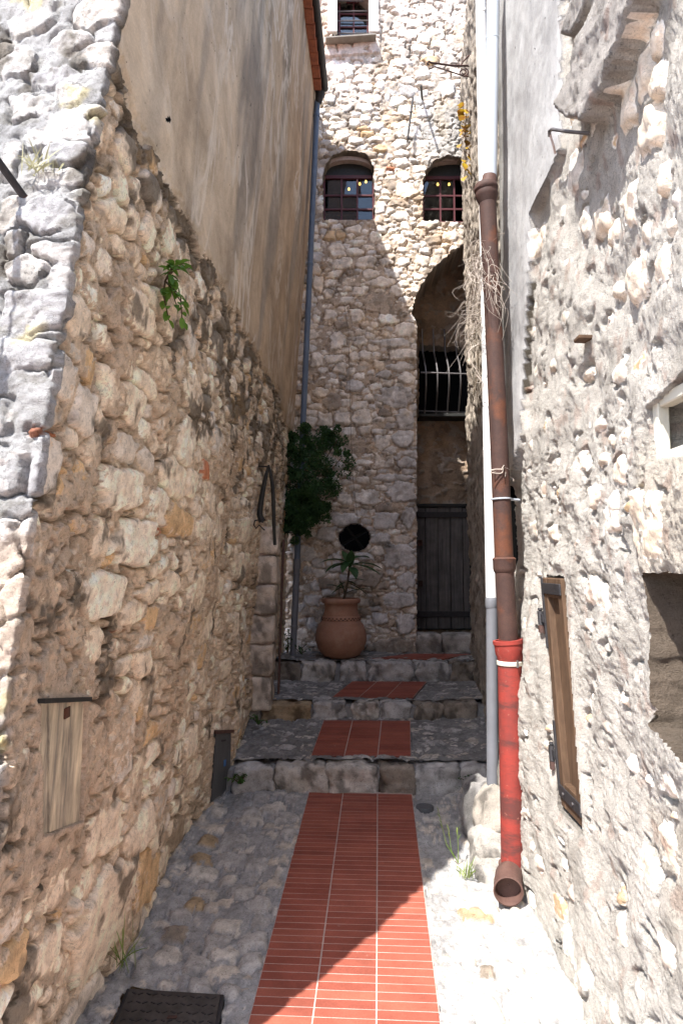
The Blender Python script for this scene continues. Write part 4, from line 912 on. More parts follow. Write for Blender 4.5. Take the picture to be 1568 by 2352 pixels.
cp = lerp(cp, np.array([.20, .19, .17]), (.85 * sstep(3.15, 3.28, Yg + .04 * N2.fbm(Yg * 20, Z * 5, 4)))[..., None])
edge_d = (np.abs(Yg - yb) < .03) & (Z < 2.75) & (Z > 2.3) & ~isp
col_r = np.where(isp[..., None], cp, np.where(st[..., None], cs_, cm))
col_r = np.where((ledge > .5)[..., None], np.array([.56, .52, .48]) * (1 + .15 * N3.fbm(Yg * 6, Z * 6, 4))[..., None], col_r)
col_r = np.where(edge_d[..., None], np.array([.10, .085, .065]), col_r)
yl = np.exp(-((Z - 1.68) / .2) ** 4) * sstep(1.86, 1.74, Yg) + sstep(1.86, 1.74, Yg + .1 * N1.fbm(Yg * 5, Z * 5, 3)) * sstep(.98, .90, Z) * sstep(.5, .85, Z) * .8
col_r = lerp(col_r, np.array([.66, .53, .35]), (.3 * np.clip(yl, 0, 1))[..., None])
col_r = lerp(col_r, np.array([.27, .20, .14]), (.0 * nich)[..., None])
brk = sstep(.50, .62, N2.fbm(Yg * 12 + 5, Z * 9, 3)) * (~isp); col_r = lerp(col_r, np.array([.42, .22, .15]), (.35 * brk)[..., None])
lic = sstep(.35, .65, N2.fbm(Yg * 6 + 40, Z * 5, 5, .6)) * (~isp); col_r = lerp(col_r, np.array([.22, .19, .15]), (.25 * lic)[..., None])
HR = thing('rubble_house', 'sunlit rough rubble house with a grey rendered strip and a narrow brown shutter', 'house', (.85, 2.2, .1))
F_, fl_ = cut_pieces(pos_r, lab, np.clip(col_r, .01, .85), HR, {-1: 'mortar', -2: 'render_coat', -3: 'ledge_stone'}, {-1: M['rough'], -2: M['plaster_grey'], -3: M['rough']}, M['stone'], 300, flip=True)
fy_ = pos_r.reshape(-1, 3)[F_][:, :, 1].mean(1)
reveal(pos_r, F_, fl_, (.10, 0, 0), 'shutter_reveal', M['rough'], HR, (.44, .40, .35), fy_ > 2.0)
reveal(pos_r, F_, fl_, (.55, 0, 0), 'niche_reveal', M['rough'], HR, (.21, .165, .125), fy_ <= 2.0, 40, .007)  # dark brown for stained plaster and the painted shade of the niche
MB().add([(1.27, -.2, .6), (1.27, 1.85, .6), (1.27, 1.85, 1.7), (1.27, -.2, 1.7)], [(0, 1, 2, 3)]).build('niche_back', M['soil'], HR)  # dark sheet standing in for the shade deep in the niche
# far return of that house and the rough flank that runs on to the tower
mb = MB(); mb.add([(.80, 3.29, -.2), (.83, 3.29, 4.6), (2.6, 3.4, 4.6), (2.6, 3.4, -.2)], [(0, 1, 2, 3)]); mb.add([(.80, .2, 4.6), (.83, 3.3, 4.6), (2.6, 3.4, 5.0), (2.6, .2, 5.0)], [(0, 1, 2, 3)]); mb.add([(.78, .2, -.2), (.78, .2, 4.6), (2.6, .2, 5.0), (2.6, .2, -.2)], [(0, 1, 2, 3)]); mb.add([(.90, 2.15, .3), (.90, 2.65, .3), (.90, 2.65, 1.7), (.90, 2.15, 1.7)], [(0, 1, 2, 3)])
mb.build('side_wall', M['rough'], HR)
HF = thing('corner_house', 'narrow strip of rough ochre house between the white pipe and the arched recess', 'house', (1.1, 5, .3))
yy = np.linspace(3.42, 6.2, 130); zz = np.linspace(0.0, 6.2, 420); Yg, Z = np.meshgrid(yy, zz)
tt = (Yg - 3.42) / 2.78; Xf = lerp(.86, 1.165, tt) - .02 * sstep(3.5, 6.0, Z) + .055 * sstep(2.6, 3.6, Z) * sstep(.3, .7, tt) * 0
hf = .025 * N1.fbm(Yg * 3, Z * 3, 3) + .022 * np.abs(N3.fbm(Yg * 9, Z * 7, 4)) + .008 * N2.fbm(Yg * 30, Z * 24, 3)
cf = np.array([.58, .50, .41]) * (1 + .3 * N4.fbm(Yg * 5, Z * 6, 4))[..., None]
cf = lerp(cf, np.array([.17, .13, .10]), (.6 * sstep(.2, .5, N2.fbm(Yg * 8, Z * 4, 4)))[..., None])
pos_f = np.stack([Xf - hf, Yg, Z], -1)
cut_pieces(pos_f, np.full(Yg.shape, -1), np.clip(cf, .02, .8), HF, {-1: 'flank_wall'}, {-1: M['rough']}, M['stone'], flip=True)
mb = MB(); mb.add([(1.165, 6.19, 0), (1.145, 6.19, 6.2), (3, 6.19, 6.2), (3, 6.19, 0)], [(0, 1, 2, 3)]); mb.add([(.87, 3.43, 0), (.85, 3.43, 6.2), (3, 3.43, 6.2), (3, 3.43, 0)], [(0, 1, 2, 3)]); mb.add([(.84, 3.43, 6.2), (1.145, 6.19, 6.2), (3, 6.19, 6.4), (3, 3.43, 6.4)], [(0, 1, 2, 3)]); mb.build('side_wall', M['rough'], HF)
# ---- ground, paving, tiled path, steps
mb = MB(); S_ = 600
mb.add([(-S_, -S_, -.16), (S_, -S_, -.16), (S_, S_, -.16), (-S_, S_, -.16)], [(0, 1, 2, 3)])
GR = mb.build('ground', M['grout'], None); tag(GR, 'pale stony ground running on around the houses', None, None, 'structure')
def path_c(Y): return 0.0095 + 0.0545 * (Y - 2.248)
def paving(parent, x0, x1, Y0, Y1, zf, nx, ny, stones, tone, inv=True, most=300, low=None, rise=.012, rough=.06, flat=1.0, mort=(.34, .33, .32)):
    Yv = 1 / np.linspace(1 / Y0, 1 / Y1, ny) if inv else np.linspace(Y0, Y1, ny)
    Xg, Yg = np.meshgrid(np.linspace(x0, x1, nx), Yv)
    idx, e, sz = stones.classify(Xg, Yg, 0.009, 15, 1.14)
    hs = stones.relief(Xg, Yg, idx, e, rise, 0.006, rough, 12) ; hm = .0005 + .007 * N1.fbm(Xg * 7, Yg * 7, 3) + .004 * N3.fbm(Xg * 40, Yg * 40, 4)
    hm = hm - stones.gaps(Xg, Yg, e, .016, .005, -.02)
    st = hs > hm; h = np.maximum(hs, hm) + .012 * N2.fbm(Xg * 1.6, Yg * 1.6, 2)
    if low is not None: h = np.where(low(Xg, Yg), -.02, h)
    lab = np.where(st, idx, -1)
    if low is not None: lab = np.where(low(Xg, Yg), -9, lab)
    cs_ = stones.colour(idx, Xg, Yg) * np.array(tone)
    cm = np.array(mort) * (1 + .2 * N4.fbm(Xg * 6, Yg * 6, 4))[..., None]
    c = np.where(st[..., None], cs_, cm)
    spk = sstep(.2, .5, N2.fbm(Xg * 30, Yg * 30, 4, .6)); c = lerp(c, c * .66, (.45 * spk)[..., None])
    p = np.stack([Xg, Yg, zf(Yg, Xg) + h * flat], -1)
    cut_pieces(p, lab, np.clip(c, .02, .8), parent, {-1: 'paving_mortar'}, {-1: M['paving']}, M['paving'], most, stone_name='paving_stone', rest_name='paving_infill')
S4 = Stones()
def hit_g(px, py):
    p = P(px, py, 3.0); d = p - Vector((0, 0, E0)); t = (ground_z(0) - E0) / (d.z - .054 * d.y); q = Vector((0, 0, E0)) + d * t; return (q.x, q.y)
hand(S4, hit_g, 0, 1568, [(770,1262,120,80,'w'),(1030,1250,135,56,'w'),(650,1325,80,90,'g'),(765,1390,80,44,'w'),(1055,1415,100,60,'g'),(1045,1125,130,76,'w'),(825,1080,90,60,'g'),(940,975,100,50,'w'),(930,880,120,56,'w'),(1040,910,70,50,'w'),(1180,830,100,56,'g'),(1070,730,130,60,'g'),(1050,810,150,50,'g'),(960,740,80,50,'o'),(1250,580,100,40,'w'),(1310,620,130,40,'g'),(1150,600,90,44,'g'),(1000,610,60,44,'w'),(1320,695,80,36,'g'),(1000,1185,110,80,'g'),(1160,1180,120,80,'g'),(900,1290,110,70,'g'),(800,1160,110,60,'b'),(1190,1020,110,70,'g'),(1160,1275,100,80,'g'),(920,1390,110,70,'g'),(1200,1100,80,60,'g'),(900,1020,80,50,'o'),(1280,870,50,50,'w'),(1110,960,110,60,'g'),(930,820,100,50,'o'),(1200,530,80,40,'g'),(1330,540,70,30,'g')], .5)
hand(S4, hit_g, 1045, 1568, [(180,1475,170,60,'w'),(240,1560,130,70,'w'),(400,1650,170,130,'w'),(150,1600,200,90,'o'),(120,1760,150,90,'w'),(290,1800,130,80,'w'),(430,1870,180,110,'w'),(220,1990,110,80,'b'),(60,1890,150,80,'w'),(390,1990,160,80,'w'),(620,2050,170,70,'w'),(100,2120,170,80,'w'),(720,2220,300,220,'w'),(160,2250,280,160,'w'),(440,2230,180,130,'w'),(420,1530,100,60,'w'),(300,2090,120,60,'w'),(540,1960,120,70,'w'),(40,1440,90,60,'w'),(60,1530,90,60,'w'),(450,2110,150,80,'w')], .3333)
S4.fill(-1, 1, 1.15, 4.15, [(.095, 50), (.065, 140), (.042, 240), (.026, 380)], 'gccwgwcgc', 7000, None, .98, (-.004, .004), (1.1, 1.9), .2, 2.8)
mh = [hit_g(*q) for q in ((292, 2276), (514, 2290), (492, 2420), (232, 2420))]
def low_g(x, y): return (np.abs(x - path_c(y)) < .297) & (y > 1.2) & (y < 4.12) | inside(mh, x, y)
foot = lambda Y, X: ground_z(Y) + .05 * sstep(.62, .85, X) * sstep(3.0, 3.4, Y) + .02 * sstep(.55, .8, X)+ .03 * sstep(-.6, -.8, X)
paving(GR, -1.05, 1.0, 1.15, 4.14, foot, 330, 300, S4, (.68, .67, .655), low=low_g, flat=1.0)

ang = -0.0545; slope = math.atan(.054)
mb = MB()
a0, a1 = 1.2, 4.115
mb.add([(path_c(a0) - .301, a0, ground_z(a0) + .0003), (path_c(a0) + .301, a0, ground_z(a0) + .0003), (path_c(a1) + .301, a1, ground_z(a1) + .0003), (path_c(a1) - .301, a1, ground_z(a1) + .0003)], [(0, 1, 2, 3)])
PA = mb.build('tiled_path', M['grout'], None); tag(PA, 'three rows of red tiles laid up the middle of the alley', None, None, 'structure')
tile1 = None; pitch = .0425; wt = .2
for i in range(67):
    Y = 1.25 + i * pitch
    if Y + pitch > 4.12: break
    for j in range(3):
        if tile1 is None: o = tile1 = MB().box((wt - .0050, 0, 0), (0, pitch - .0029, 0), (0, 0, .012), (-(wt - .0050) / 2, -(pitch - .0029) / 2, -.012), .0006).build('tile', M['tile'], PA, at=(0, 0, 0))
        else: o = tile1.copy(); C.objects.link(o)
        o.location = (path_c(Y) + (j - 1) * wt, Y + pitch / 2 - .0545 * (j - 1) * wt, ground_z(Y + pitch / 2 - .0545 * (j - 1) * wt) + .0010 + abs(R.normal()) * .00025)
        o.rotation_euler = (slope + R.normal() * .002, R.normal() * .0008, ang + R.normal() * .003)
def tile_quad(parent, q, nrow, ncol):
    q = [Vector(v) for v in q]                       # front left, front right, back right, back left
    f = lambda s, t: (q[0].lerp(q[1], s)).lerp(q[3].lerp(q[2], s), t)
    for i in range(nrow):
        for j in range(ncol):
            g, k = .016 / 1, .09; s0, s1, t0, t1 = (j + g) / ncol, (j + 1 - g) / ncol, (i + k / 2) / nrow, (i + 1 - k / 2) / nrow
            c_ = [f(s0, t0), f(s1, t0), f(s1, t1), f(s0, t1)]; dn = Vector((0, 0, -.012)); up = Vector((0, 0, .0009 + abs(R.normal()) * .0003))
            MB().add([v + up for v in c_] + [v + dn for v in c_], [(0, 1, 2, 3), (7, 6, 5, 4), (0, 4, 5, 1), (1, 5, 6, 2), (2, 6, 7, 3), (3, 7, 4, 0)]).build('tile', M['tile'], parent, fix=False)
    gv = [f(s / 12, t / 12) + Vector((0, 0, -.0005)) for t in range(13) for s in range(13)]
    MB().add(gv, [(t * 13 + s, t * 13 + s + 1, t * 13 + s + 14, t * 13 + s + 13) for t in range(12) for s in range(12)]).build('grout_bed', M['grout'], parent, fix=False)

def step(label, x0, x1, Yf, Yb, zr, zt0, zt1, cuts, quad, rows_, seed, dark=1.0, cols=3):
    core = MB(); core.add([(x0, Yf + .03, zr - .15), (x1, Yf + .03, zr - .15), (x1, Yf + .03, zt0 - .03), (x0, Yf + .03, zt0 - .03), (x1, Yb + .1, zt1 - .03), (x0, Yb + .1, zt1 - .03)], [(0, 1, 2, 3), (3, 2, 4, 5)])
    o = core.build('step', M['step_bed'], None, fix=False); tag(o, label, None, None, 'structure')
    for i, (a, b, t) in enumerate(cuts):
        xa, xb = (a - 784) / FPX * Yf * 1.003, (b - 784) / FPX * Yf * 1.003; w = (xb - xa) / 2 - .004
        zc = (zr + zt0) / 2 - .028 + R.uniform(-.007, .006); put_rock('riser_stone', ((xa + xb) / 2, Yf + .12 + R.uniform(-.012, .012), zc), (w, .12, (zt0 - zr) / 2 + .026), seed + i, M['stone'], np.array(TONE[t]) * .62 * dark * R.uniform(.85, 1.1), o, n=20, power=11, amp=.17)
    S = Stones(); S.fill(x0, x1, Yf + .05, Yb + .05, [(.07, 20), (.05, 50), (.034, 120), (.022, 200)], 'ggwcgg', 3000, None, .98, (-.004, .004), (1.2, 2.2), .2, 2.8)
    lowf = (lambda x, y: inside([(v[0], v[1]) for v in quad], x, y) | (y < Yf + .10 + 0 * x)) if quad else (lambda x, y: (y < Yf + .10))
    paving(o, x0, x1, Yf + .03, Yb + .08, lambda Y, X: zt0 + (zt1 - zt0) * (Y - Yf) / (Yb - Yf), 190, int(60 + 90 * (Yb - Yf)), S, (.60, .59, .58), inv=False, most=150, low=lowf, rise=.016, rough=.1, mort=(.21, .20, .19))
    if quad: tile_quad(o, quad, rows_, cols)
    return o
zt = lambda z0, z1, Y0, Y1: (lambda Y: z0 + (z1 - z0) * (Y - Y0) / (Y1 - Y0) + .004)
t1 = zt(.378, .470, 4.1, 4.9)
step('lowest stone step with a patch of red tiles on its tread', -.72, 1.05, 4.10, 4.93, .226, .378, .470, [(540, 637, 'g'), (637, 750, 'w'), (750, 868, 'w'), (868, 948, 'b'), (948, 1052, 'g'), (1052, 1130, 'g')],
     [(-.185, 4.26, t1(4.26)), (.422, 4.25, t1(4.25)), (.482, 4.87, t1(4.87)), (-.125, 4.88, t1(4.88))], 13, 100)
t2 = zt(.578, .612, 4.93, 5.65)
step('middle stone step with red tiles bending to the right', -.72, 1.12, 4.93, 5.68, .470, .578, .612, [(560, 602, 'g'), (602, 718, 'o'), (718, 796, 'g'), (806, 870, 'w'), (870, 942, 'g'), (945, 1014, 'b'), (1016, 1090, 'b')],
     [(-.068, 5.10, t2(5.10)), (.525, 5.09, t2(5.09)), (.69, 5.62, t2(5.62)), (.085, 5.63, t2(5.63))], 11, 120)
t3 = zt(.762, .775, 5.68, 6.85)
step('topmost stone step carrying the terracotta jar', -.72, 1.4, 5.68, 6.85, .605,
     .762, .775, [(622, 692, 'b'), (692, 770, 'w'), (780, 840, 'g'), (842, 945, 'g'), (950, 1030, 'g'), (1030, 1090, 'b')],
     [(.25, 5.86, t3(5.86)), (.86, 5.84, t3(5.84)), (1.15, 6.13, t3(6.13)), (.62, 6.15, t3(6.15))], 10, 140)
ds = P(1022, 1458, 6.3)
for i, (a, b) in enumerate(((952, 1010), (1010, 1094))):
    xa, xb = (a - 784) / FPX * 6.35, (b - 784) / FPX * 6.35; o = put_rock('door_step', ((xa + xb) / 2, 6.36, ds.z - .09), ((xb - xa) / 2, .14, .10), 180 + i, M['stone'], (.36, .33, .30), None, n=10, power=7, amp=.08)
    tag(o, ['rough stone block under the left half of the grey plank door', 'rough stone block under the right half of the grey plank door'][i], 'door step', 'stone blocks under the plank door')

# ---- house across the street behind the viewer (mirrored in the upper panes)
for lb, x0, x1, zt_, y1 in (('tall plain pale house across the street behind the viewer', -3.2, .45, 14.2, -8.0), ('lower ochre house across the street with a tiled gable roof', 1.2, 7.0, 11.4, -8.2)):
    HO = thing('opposite_house', lb, 'house', ((x0 + x1) / 2, y1, 0), 'houses across the street')
    MB().box((x1 - x0, 0, 0), (0, 6, 0), (0, 0, zt_), (x0, y1 - 6, -.1)).build('wall', M['grout'], HO)
    MB().add([(x0 - .3, y1 - 6.2, zt_ - .1), (x1 + .1, y1 - 6.2, zt_ - .1), (x1 + .1, y1 + .2, zt_ - .1), (x0 - .3, y1 + .2, zt_ - .1), (x0 - .3, y1 - 3, zt_ + 1.3), (x1 + .1, y1 - 3, zt_ + 1.3)], [(0, 1, 2, 3), (0, 1, 5, 4), (3, 2, 5, 4), (0, 3, 4), (1, 2, 5)]).build('roof', M['roof_tile'], HO)

# ================================================================== downpipes
def ring(pt, nxt, r, L, prof=None):
    """a collar along the line pt -> nxt"""
    d = (Vector(nxt) - Vector(pt)).normalized(); m_ = MB()
    prof = prof or [(r * .9, 0), (r, .15), (r, .85), (r * .9, 1)]
    m_.tube([Vector(pt) + d * L * t for _, t in prof], [q for q, _ in prof], 24); return m_
DP = thing('downpipe', 'rusty cast iron downpipe with a red painted foot and zinc upper length', 'downpipe', P(1179, 2070, 3.02))
Yp = 3.05
cx = lambda y: float(np.interp(y, [-60, 425, 440, 1000, 1145, 1280, 1450, 1500, 1985], [1133, 1125, 1119, 1145, 1150, 1157, 1164, 1170, 1179]))
pt = lambda y, Y=Yp: P(cx(y), y, Y)
MB().tube([pt(-60), pt(60), pt(180), pt(422)], .0305, 24).build('zinc_section', M['zinc'], DP, True)
for y in (86,): ring(pt(y), pt(y + 10), .0318, .012).build('solder_joint', M['zinc'], DP, True)
for y in (404, ): MB().tube([P(1124, 404, Yp), P(1122, 425, Yp)], [.033, .037], 24).build('rusted_sleeve', M['rust_light'], DP, True)
MB().tube([P(1116, 424, Yp), P(1116, 430, Yp), P(1116, 436, Yp), P(1117, 440, Yp), P(1117, 447, Yp), P(1118, 452, Yp), P(1119, 466, Yp)], [.050, .056, .056, .050, .053, .050, .039], 28).build('hopper_collar', M['rust'], DP, True)
MB().tube([P(1119, 460, Yp), pt(700), pt(1000), pt(1290)], [.0385, .039, .040, .041], 28).build('rusty_section', M['rust'], DP, True)
MB().tube([pt(1280), pt(1284), pt(1288), pt(1305), pt(1311), pt(1316)], [.044, .052, .050, .050, .048, .042], 28).build('socket_collar', M['rust'], DP, True)
MB().tube([pt(1310), pt(1475)], .042, 28).build('rusty_section', M['rust'], DP, True)
MB().tube([pt(1470), pt(1470), pt(1478), pt(1480), pt(1500), pt(1510), pt(1520)], [.050, .067, .067, .063, .062, .055, .052], 32).build('red_socket', M['red_paint'], DP, True)
MB().tube([pt(1506), pt(1650), pt(1800), pt(1992)], .0525, 32).build('red_section', M['red_paint'], DP, True)
m_ = MB()
def clamp(y, r, mat, w=.012):
    o = ring(pt(y), pt(y + 10), r, w).build('clamp', mat, DP, True)
    a = pt(y) + Vector((r * .7, .0, -.005)); MB().tube([a, a + Vector((.06, .04, 0))], .006, 8).build('clamp_bolt', mat, o)
clamp(1144, .046, M['zinc'], .008); clamp(1517, .057, M['cream_paint'], .022)
sc_ = pt(1527) + Vector((.018, -.057, .012)); MB().tube([sc_ + Vector((0, -.006, -.016)), sc_ + Vector((0, -.006, .014))], .005, 8).build('clamp_screw', M['steel'], DP)
ring(pt(1982), pt(1992), .064, .016).build('elbow_collar', M['rust_light'], DP, True)
b0 = pt(1992); c0 = P(1167, 2047, 2.875); c0.z = max(c0.z, ground_z(2.8) + .066); dv = Vector((-.22, -1, -.04)).normalized()
cv = [b0, b0 + Vector((0, 0, -.03)), b0 + Vector((0, -.008, -.065)), b0.lerp(c0 - dv * .10, .8), c0 - dv * .05, c0]
m_ = MB(); m_.tube(cv, [.056, .057, .058, .058, .058, .0585], 32, cap=False); m_.build('elbow', M['rust_light'], DP, True, fix=False)
m_ = MB(); n_ = 32; u_ = dv.cross(Vector((0, 0, 1))).normalized(); w_ = u_.cross(dv)
circ = lambda r, off: [c0 + dv * off + (u_ * math.cos(2 * math.pi * k / n_) + w_ * math.sin(2 * math.pi * k / n_)) * r for k in range(n_)]
rings = circ(.0585, 0) + circ(.0600, .006) + circ(.0545, .008) + circ(.0505, .0) + circ(.049, -.045) + circ(.001, -.05)
m_.add(rings, [(i * n_ + k, i * n_ + (k + 1) % n_, (i + 1) * n_ + (k + 1) % n_, (i + 1) * n_ + k) for i in range(5) for k in range(n_)]); m_.build('outlet', M['rust_light'], DP, True)

WP = thing('downpipe', 'plain white plastic pipe with a grey lower length on a rock footing', 'downpipe', P(1131, 1815, 3.42))
Yw = 3.40; wx = lambda y: 1103.5 + 25.0 * y / 1385
MB().tube([P(wx(-60), -60, Yw), P(wx(700), 700, Yw), P(wx(1385), 1385, Yw)], .0275, 24).build('white_section', M['white_pvc'], WP, True)
for y in (22, 1030): ring(P(wx(y), y, Yw), P(wx(y + 9), y + 9, Yw), .0288, .012 if y > 100 else .03).build('joint', M['white_pvc'], WP, True)
ring(P(1128.5, 1372, Yw), P(1128.5, 1382, Yw), .031, .055).build('coupling', M['grey_pvc'], WP, True)
MB().tube([P(1129.5, 1392, Yw), P(1131, 1825, Yw)], .0285, 24).build('grey_section', M['grey_pvc'], WP, True)

BP = thing('downpipe', 'slender blue grey downpipe running down the corner beside the terracotta jar', 'downpipe', P(672, 1505, 6.05))
Yb = 6.05; bx = lambda y: float(np.interp(y, [180, 250, 1505], [733, 727.5, 672.5])); bp = lambda y, Y=Yb: P(bx(y), y, Y)
MB().tube([P(738, 176, 6.02), P(738, 205, 6.04), bp(232), bp(250), bp(800), bp(1290)], .0265, 16).build('pipe_section', M['dark_zinc'], BP, True)
MB().tube([P(733, 172, 6.0), P(733, 182, 6.0), P(735, 215, 6.03), P(731, 236, 6.05)], [.05, .055, .045, .030], 16).build('outlet_box', M['iron'], BP, True)
for y in (262, 602, 985): ring(bp(y), bp(y + 10), .031, .03).build('joint', M['dark_zinc'], BP, True)
ring(bp(1284), bp(1294), .034, .09).build('joint', M['grey_pvc'], BP, True)
MB().tube([bp(1300), bp(1506)], .0285, 16).build('lower_section', M['grey_pvc'], BP, True)
for y in (1316, 1437): ring(bp(y), bp(y + 9), .033, .015).build('clamp', M['grey_pvc'], BP, True)

# rock footing under the white pipe
RF = thing('rock_footing', 'pale knobbly rock footing that the white pipe stands on', 'rock', (.72, 3.35, .2))
for i, (x, y, z, hx, hy, hz, t) in enumerate([(.755, 3.38, .36, .10, .17, .155, 'c'), (.70, 3.26, .24, .095, .11, .11, 'w'), (.665, 3.16, .19, .07, .08, .065, 'w'), (.78, 3.2, .30, .06, .12, .19, 'c'), (.71, 3.52, .32, .10, .12, .16, 'g'), (.72, 3.02, .175, .05, .07, .05, 'w'), (.80, 3.45, .55, .05, .14, .13, 'c')]):
    put_rock('rock', (x, y, z), (hx, hy, hz), 210 + i, M['rough'], TONE[t], RF, n=14, power=3.2, amp=.22)

# ================================================================== jar and plants
JR = thing('terracotta_jar', 'big round terracotta jar with a dark relief band standing on the top step', 'jar', P(783, 1511, 5.93))
k_ = .4167 / FPX * 5.95; base = JR.location
kz = k_ * .95
prof = [(0, 0), (60, 0), (78, 4), (104, 22), (126, 55), (138, 95), (139, 120), (134, 155), (120, 190), (106, 210), (101, 218), (98, 240), (92, 262), (88, 290), (90, 305), (96, 312)]
MB().lathe([(max(r, .01) * k_, z * k_ * .95) for r, z in prof], base, 48).build('jar_body', M['terracotta'], JR, True)
MB().lathe([(92 * k_, 308 * kz), (103 * k_, 312 * kz), (106 * k_, 322 * kz), (106 * k_, 332 * kz), (101 * k_, 338 * kz), (92 * k_, 338 * kz), (86 * k_, 325 * kz), (80 * k_, 290 * kz)], base, 48).build('rim', M['terracotta'], JR, True)
MB().lathe([(.1 * k_, 318 * kz), (84 * k_, 316 * kz)], base, 32).build('soil', M['soil'], JR)
bd = MB().lathe([(103.5 * k_, 211 * kz), (107 * k_, 214 * kz), (102.5 * k_, 236 * kz), (99 * k_, 240 * kz)], base, 48).build('relief_band', M['terracotta'], JR, True)
m_ = MB()
for i in range(30):
    a = 2 * math.pi * i / 30; r = 105.5 * k_
    for s in (0, 1):
        a2 = a + s * .1; c_ = base + Vector((math.cos(a2) * r, math.sin(a2) * r, (219 + 9 * s) * kz)); t_ = Vector((-math.sin(a2), math.cos(a2), 0)) * .010
        n_ = Vector((math.cos(a2), math.sin(a2), 0)) * .006; u_ = Vector((0, 0, .007))
        m_.add([c_ - t_, c_ + u_ , c_ + t_, c_ - u_, c_ + n_], [(0, 1, 4), (1, 2, 4), (2, 3, 4), (3, 0, 4)])
m_.build('band_ornament', M['rust'], bd)
def leaf(p, d, L, w, droop=.5, seg=6, fold=.15, up=(0, 0, 1)):
    """a curved pointed leaf; returns verts, faces"""
    d = Vector(d).normalized(); side = d.cross(Vector(up)); side = side.normalized() if side.length > .05 else Vector((1, 0, 0)); vs_ = []; q = Vector(p); n_ = side.cross(d)
    for i in range(seg + 1):
        t = i / seg; ww = w * math.sin(math.pi * min(.98, t * .93 + .06)) ** .8
        vs_ += [q - side * ww + n_ * ww * fold * 2, q.copy(), q + side * ww + n_ * ww * fold * 2]
        d = (d + Vector((0, 0, -droop / seg))).normalized(); q = q + d * L / seg; n_ = side.cross(d)
    return vs_, [f for i in range(seg) for f in ((3 * i, 3 * i + 1, 3 * i + 4, 3 * i + 3), (3 * i + 1, 3 * i + 2, 3 * i + 5, 3 * i + 4))]
PP = thing('potted_plant', 'dark green long leaved plant growing in the terracotta jar', 'plant', base + Vector((.02, 0, 318 * kz)))
st0 = PP.location.copy(); top = P(803, 1290, 5.93)
MB().tube([st0, st0.lerp(top, .5) + Vector((.012, 0, 0)), top], [.012, .010, .007], 8).build('stem', M['stem'], PP, True)
lv = []
for px, py, dy, L, dr in [(735, 1272, -.05, .26, .9), (867, 1285, .05, .28, .8), (752, 1295, -.10, .24, 1.0), (872, 1306, -.10, .28, .55), (788, 1258, .1, .17, .3), (806, 1262, -.05, .15, .2), (768, 1284, .12, .2, .8), (842, 1272, .12, .22, .8), (826, 1322, -.2, .16, 1.0), (778, 1318, -.18, .16, 1.1)]:
    t = P(px, py, 5.93 + dy); d = (t - top); lv.append((top + Vector((0, 0, R.uniform(-.05, 0))), d.normalized() + Vector((0, 0, dr * .45)), L * 1.08, .040, dr * 1.15))
for px, py in [(752, 1338), (850, 1345), (770, 1352), (838, 1328), (800, 1350), (815, 1340), (782, 1335), (760, 1362), (845, 1362)]:
    s = st0.lerp(top, R.uniform(.1, .55)); t = P(px, py, 5.93 + R.uniform(-.12, .05)); lv.append((s, (t - s).normalized() + Vector((0, 0, .2)), max(.09, (t - s).length * 1.1), .022, .6))
for a in lv:
    v, f = leaf(*a); MB().add(v, f).build('leaf', M['leaf_dark'], PP, True, fix=False)
def foliage(name, mat, parent, clumps, n, size, seed):
    r = np.random.RandomState(seed); vs_ = []; fs = []
    for c_, rad in clumps:
        for _ in range(n):
            d = r.normal(size=3); d /= np.linalg.norm(d); p = np.array(c_) + d * rad * r.uniform(.35, 1.0) ** .6
            t = r.normal(size=3) * .8 + d * .6 + np.array([0, -.2, .1]); t /= np.linalg.norm(t); s_ = np.cross(t, r.normal(size=3)); s_ /= np.linalg.norm(s_); L = size * r.uniform(.6, 1.3); w = L * .38
            nn = np.cross(t, s_) * w * .35; k = len(vs_); vs_ += [p, p + t * L * .45 + s_ * w + nn, p + t * L, p + t * L * .45 - s_ * w + nn]; fs += [(k, k + 1, k + 2), (k, k + 2, k + 3)]
    at = np.array(wpos(parent)); return put(name, new_mesh(name, [tuple(v - at) for v in vs_], fs, mat, False), parent, tuple(at))
BU_ = thing('hanging_shrub', 'dark green leafy shrub hanging off the blue grey pipe in the shady corner', 'shrub', P(690, 1200, 6.05))
cl = []; r_ = np.random.RandomState(5)
for (px, py, Y, rad) in [(690, 1025, 6.02, .10), (728, 1020, 6.0, .11), (762, 1010, 6.05, .09), (700, 1070, 5.92, .13), (740, 1070, 5.94, .13), (775, 1080, 6.05, .10), (685, 1120, 5.95, .12), (722, 1125, 5.9, .13), (755, 1125, 6.0, .11), (680, 1165, 5.97, .10), (710, 1170, 5.95, .10), (738, 1160, 6.02, .07), (672, 1040, 6.0, .08), (668, 1090, 6.0, .07), (672, 1190, 6.0, .08), (664, 1140, 5.95, .08), (662, 1215, 5.98, .06), (690, 1150, 5.92, .09), (705, 1195, 5.9, .09), (735, 1180, 5.92, .08), (690, 1225, 5.92, .07), (715, 1140, 5.88, .1), (668, 1010, 6.0, .06), (695, 1195, 6.0, .06), (752, 992, 6.08, .06), (700, 995, 6.03, .07)]:
    for _ in range(6):
        o = r_.normal(size=3) * rad * .5; cl.append((np.array(P(px, py, Y)) + o, rad * r_.uniform(.4, .75)))
for _ in range(34):
    k_s = r_.randint(len(cl)); cl.append((cl[k_s][0] + r_.normal(size=3) * .07, .028))
foliage('foliage', M['leaf_dark'], BU_, cl, 105, .022, 9); foliage('foliage', M['leaf'], BU_, [(c_, r_q * 1.08) for c_, r_q in cl[::2]], 22, .018, 10)
m_ = MB()
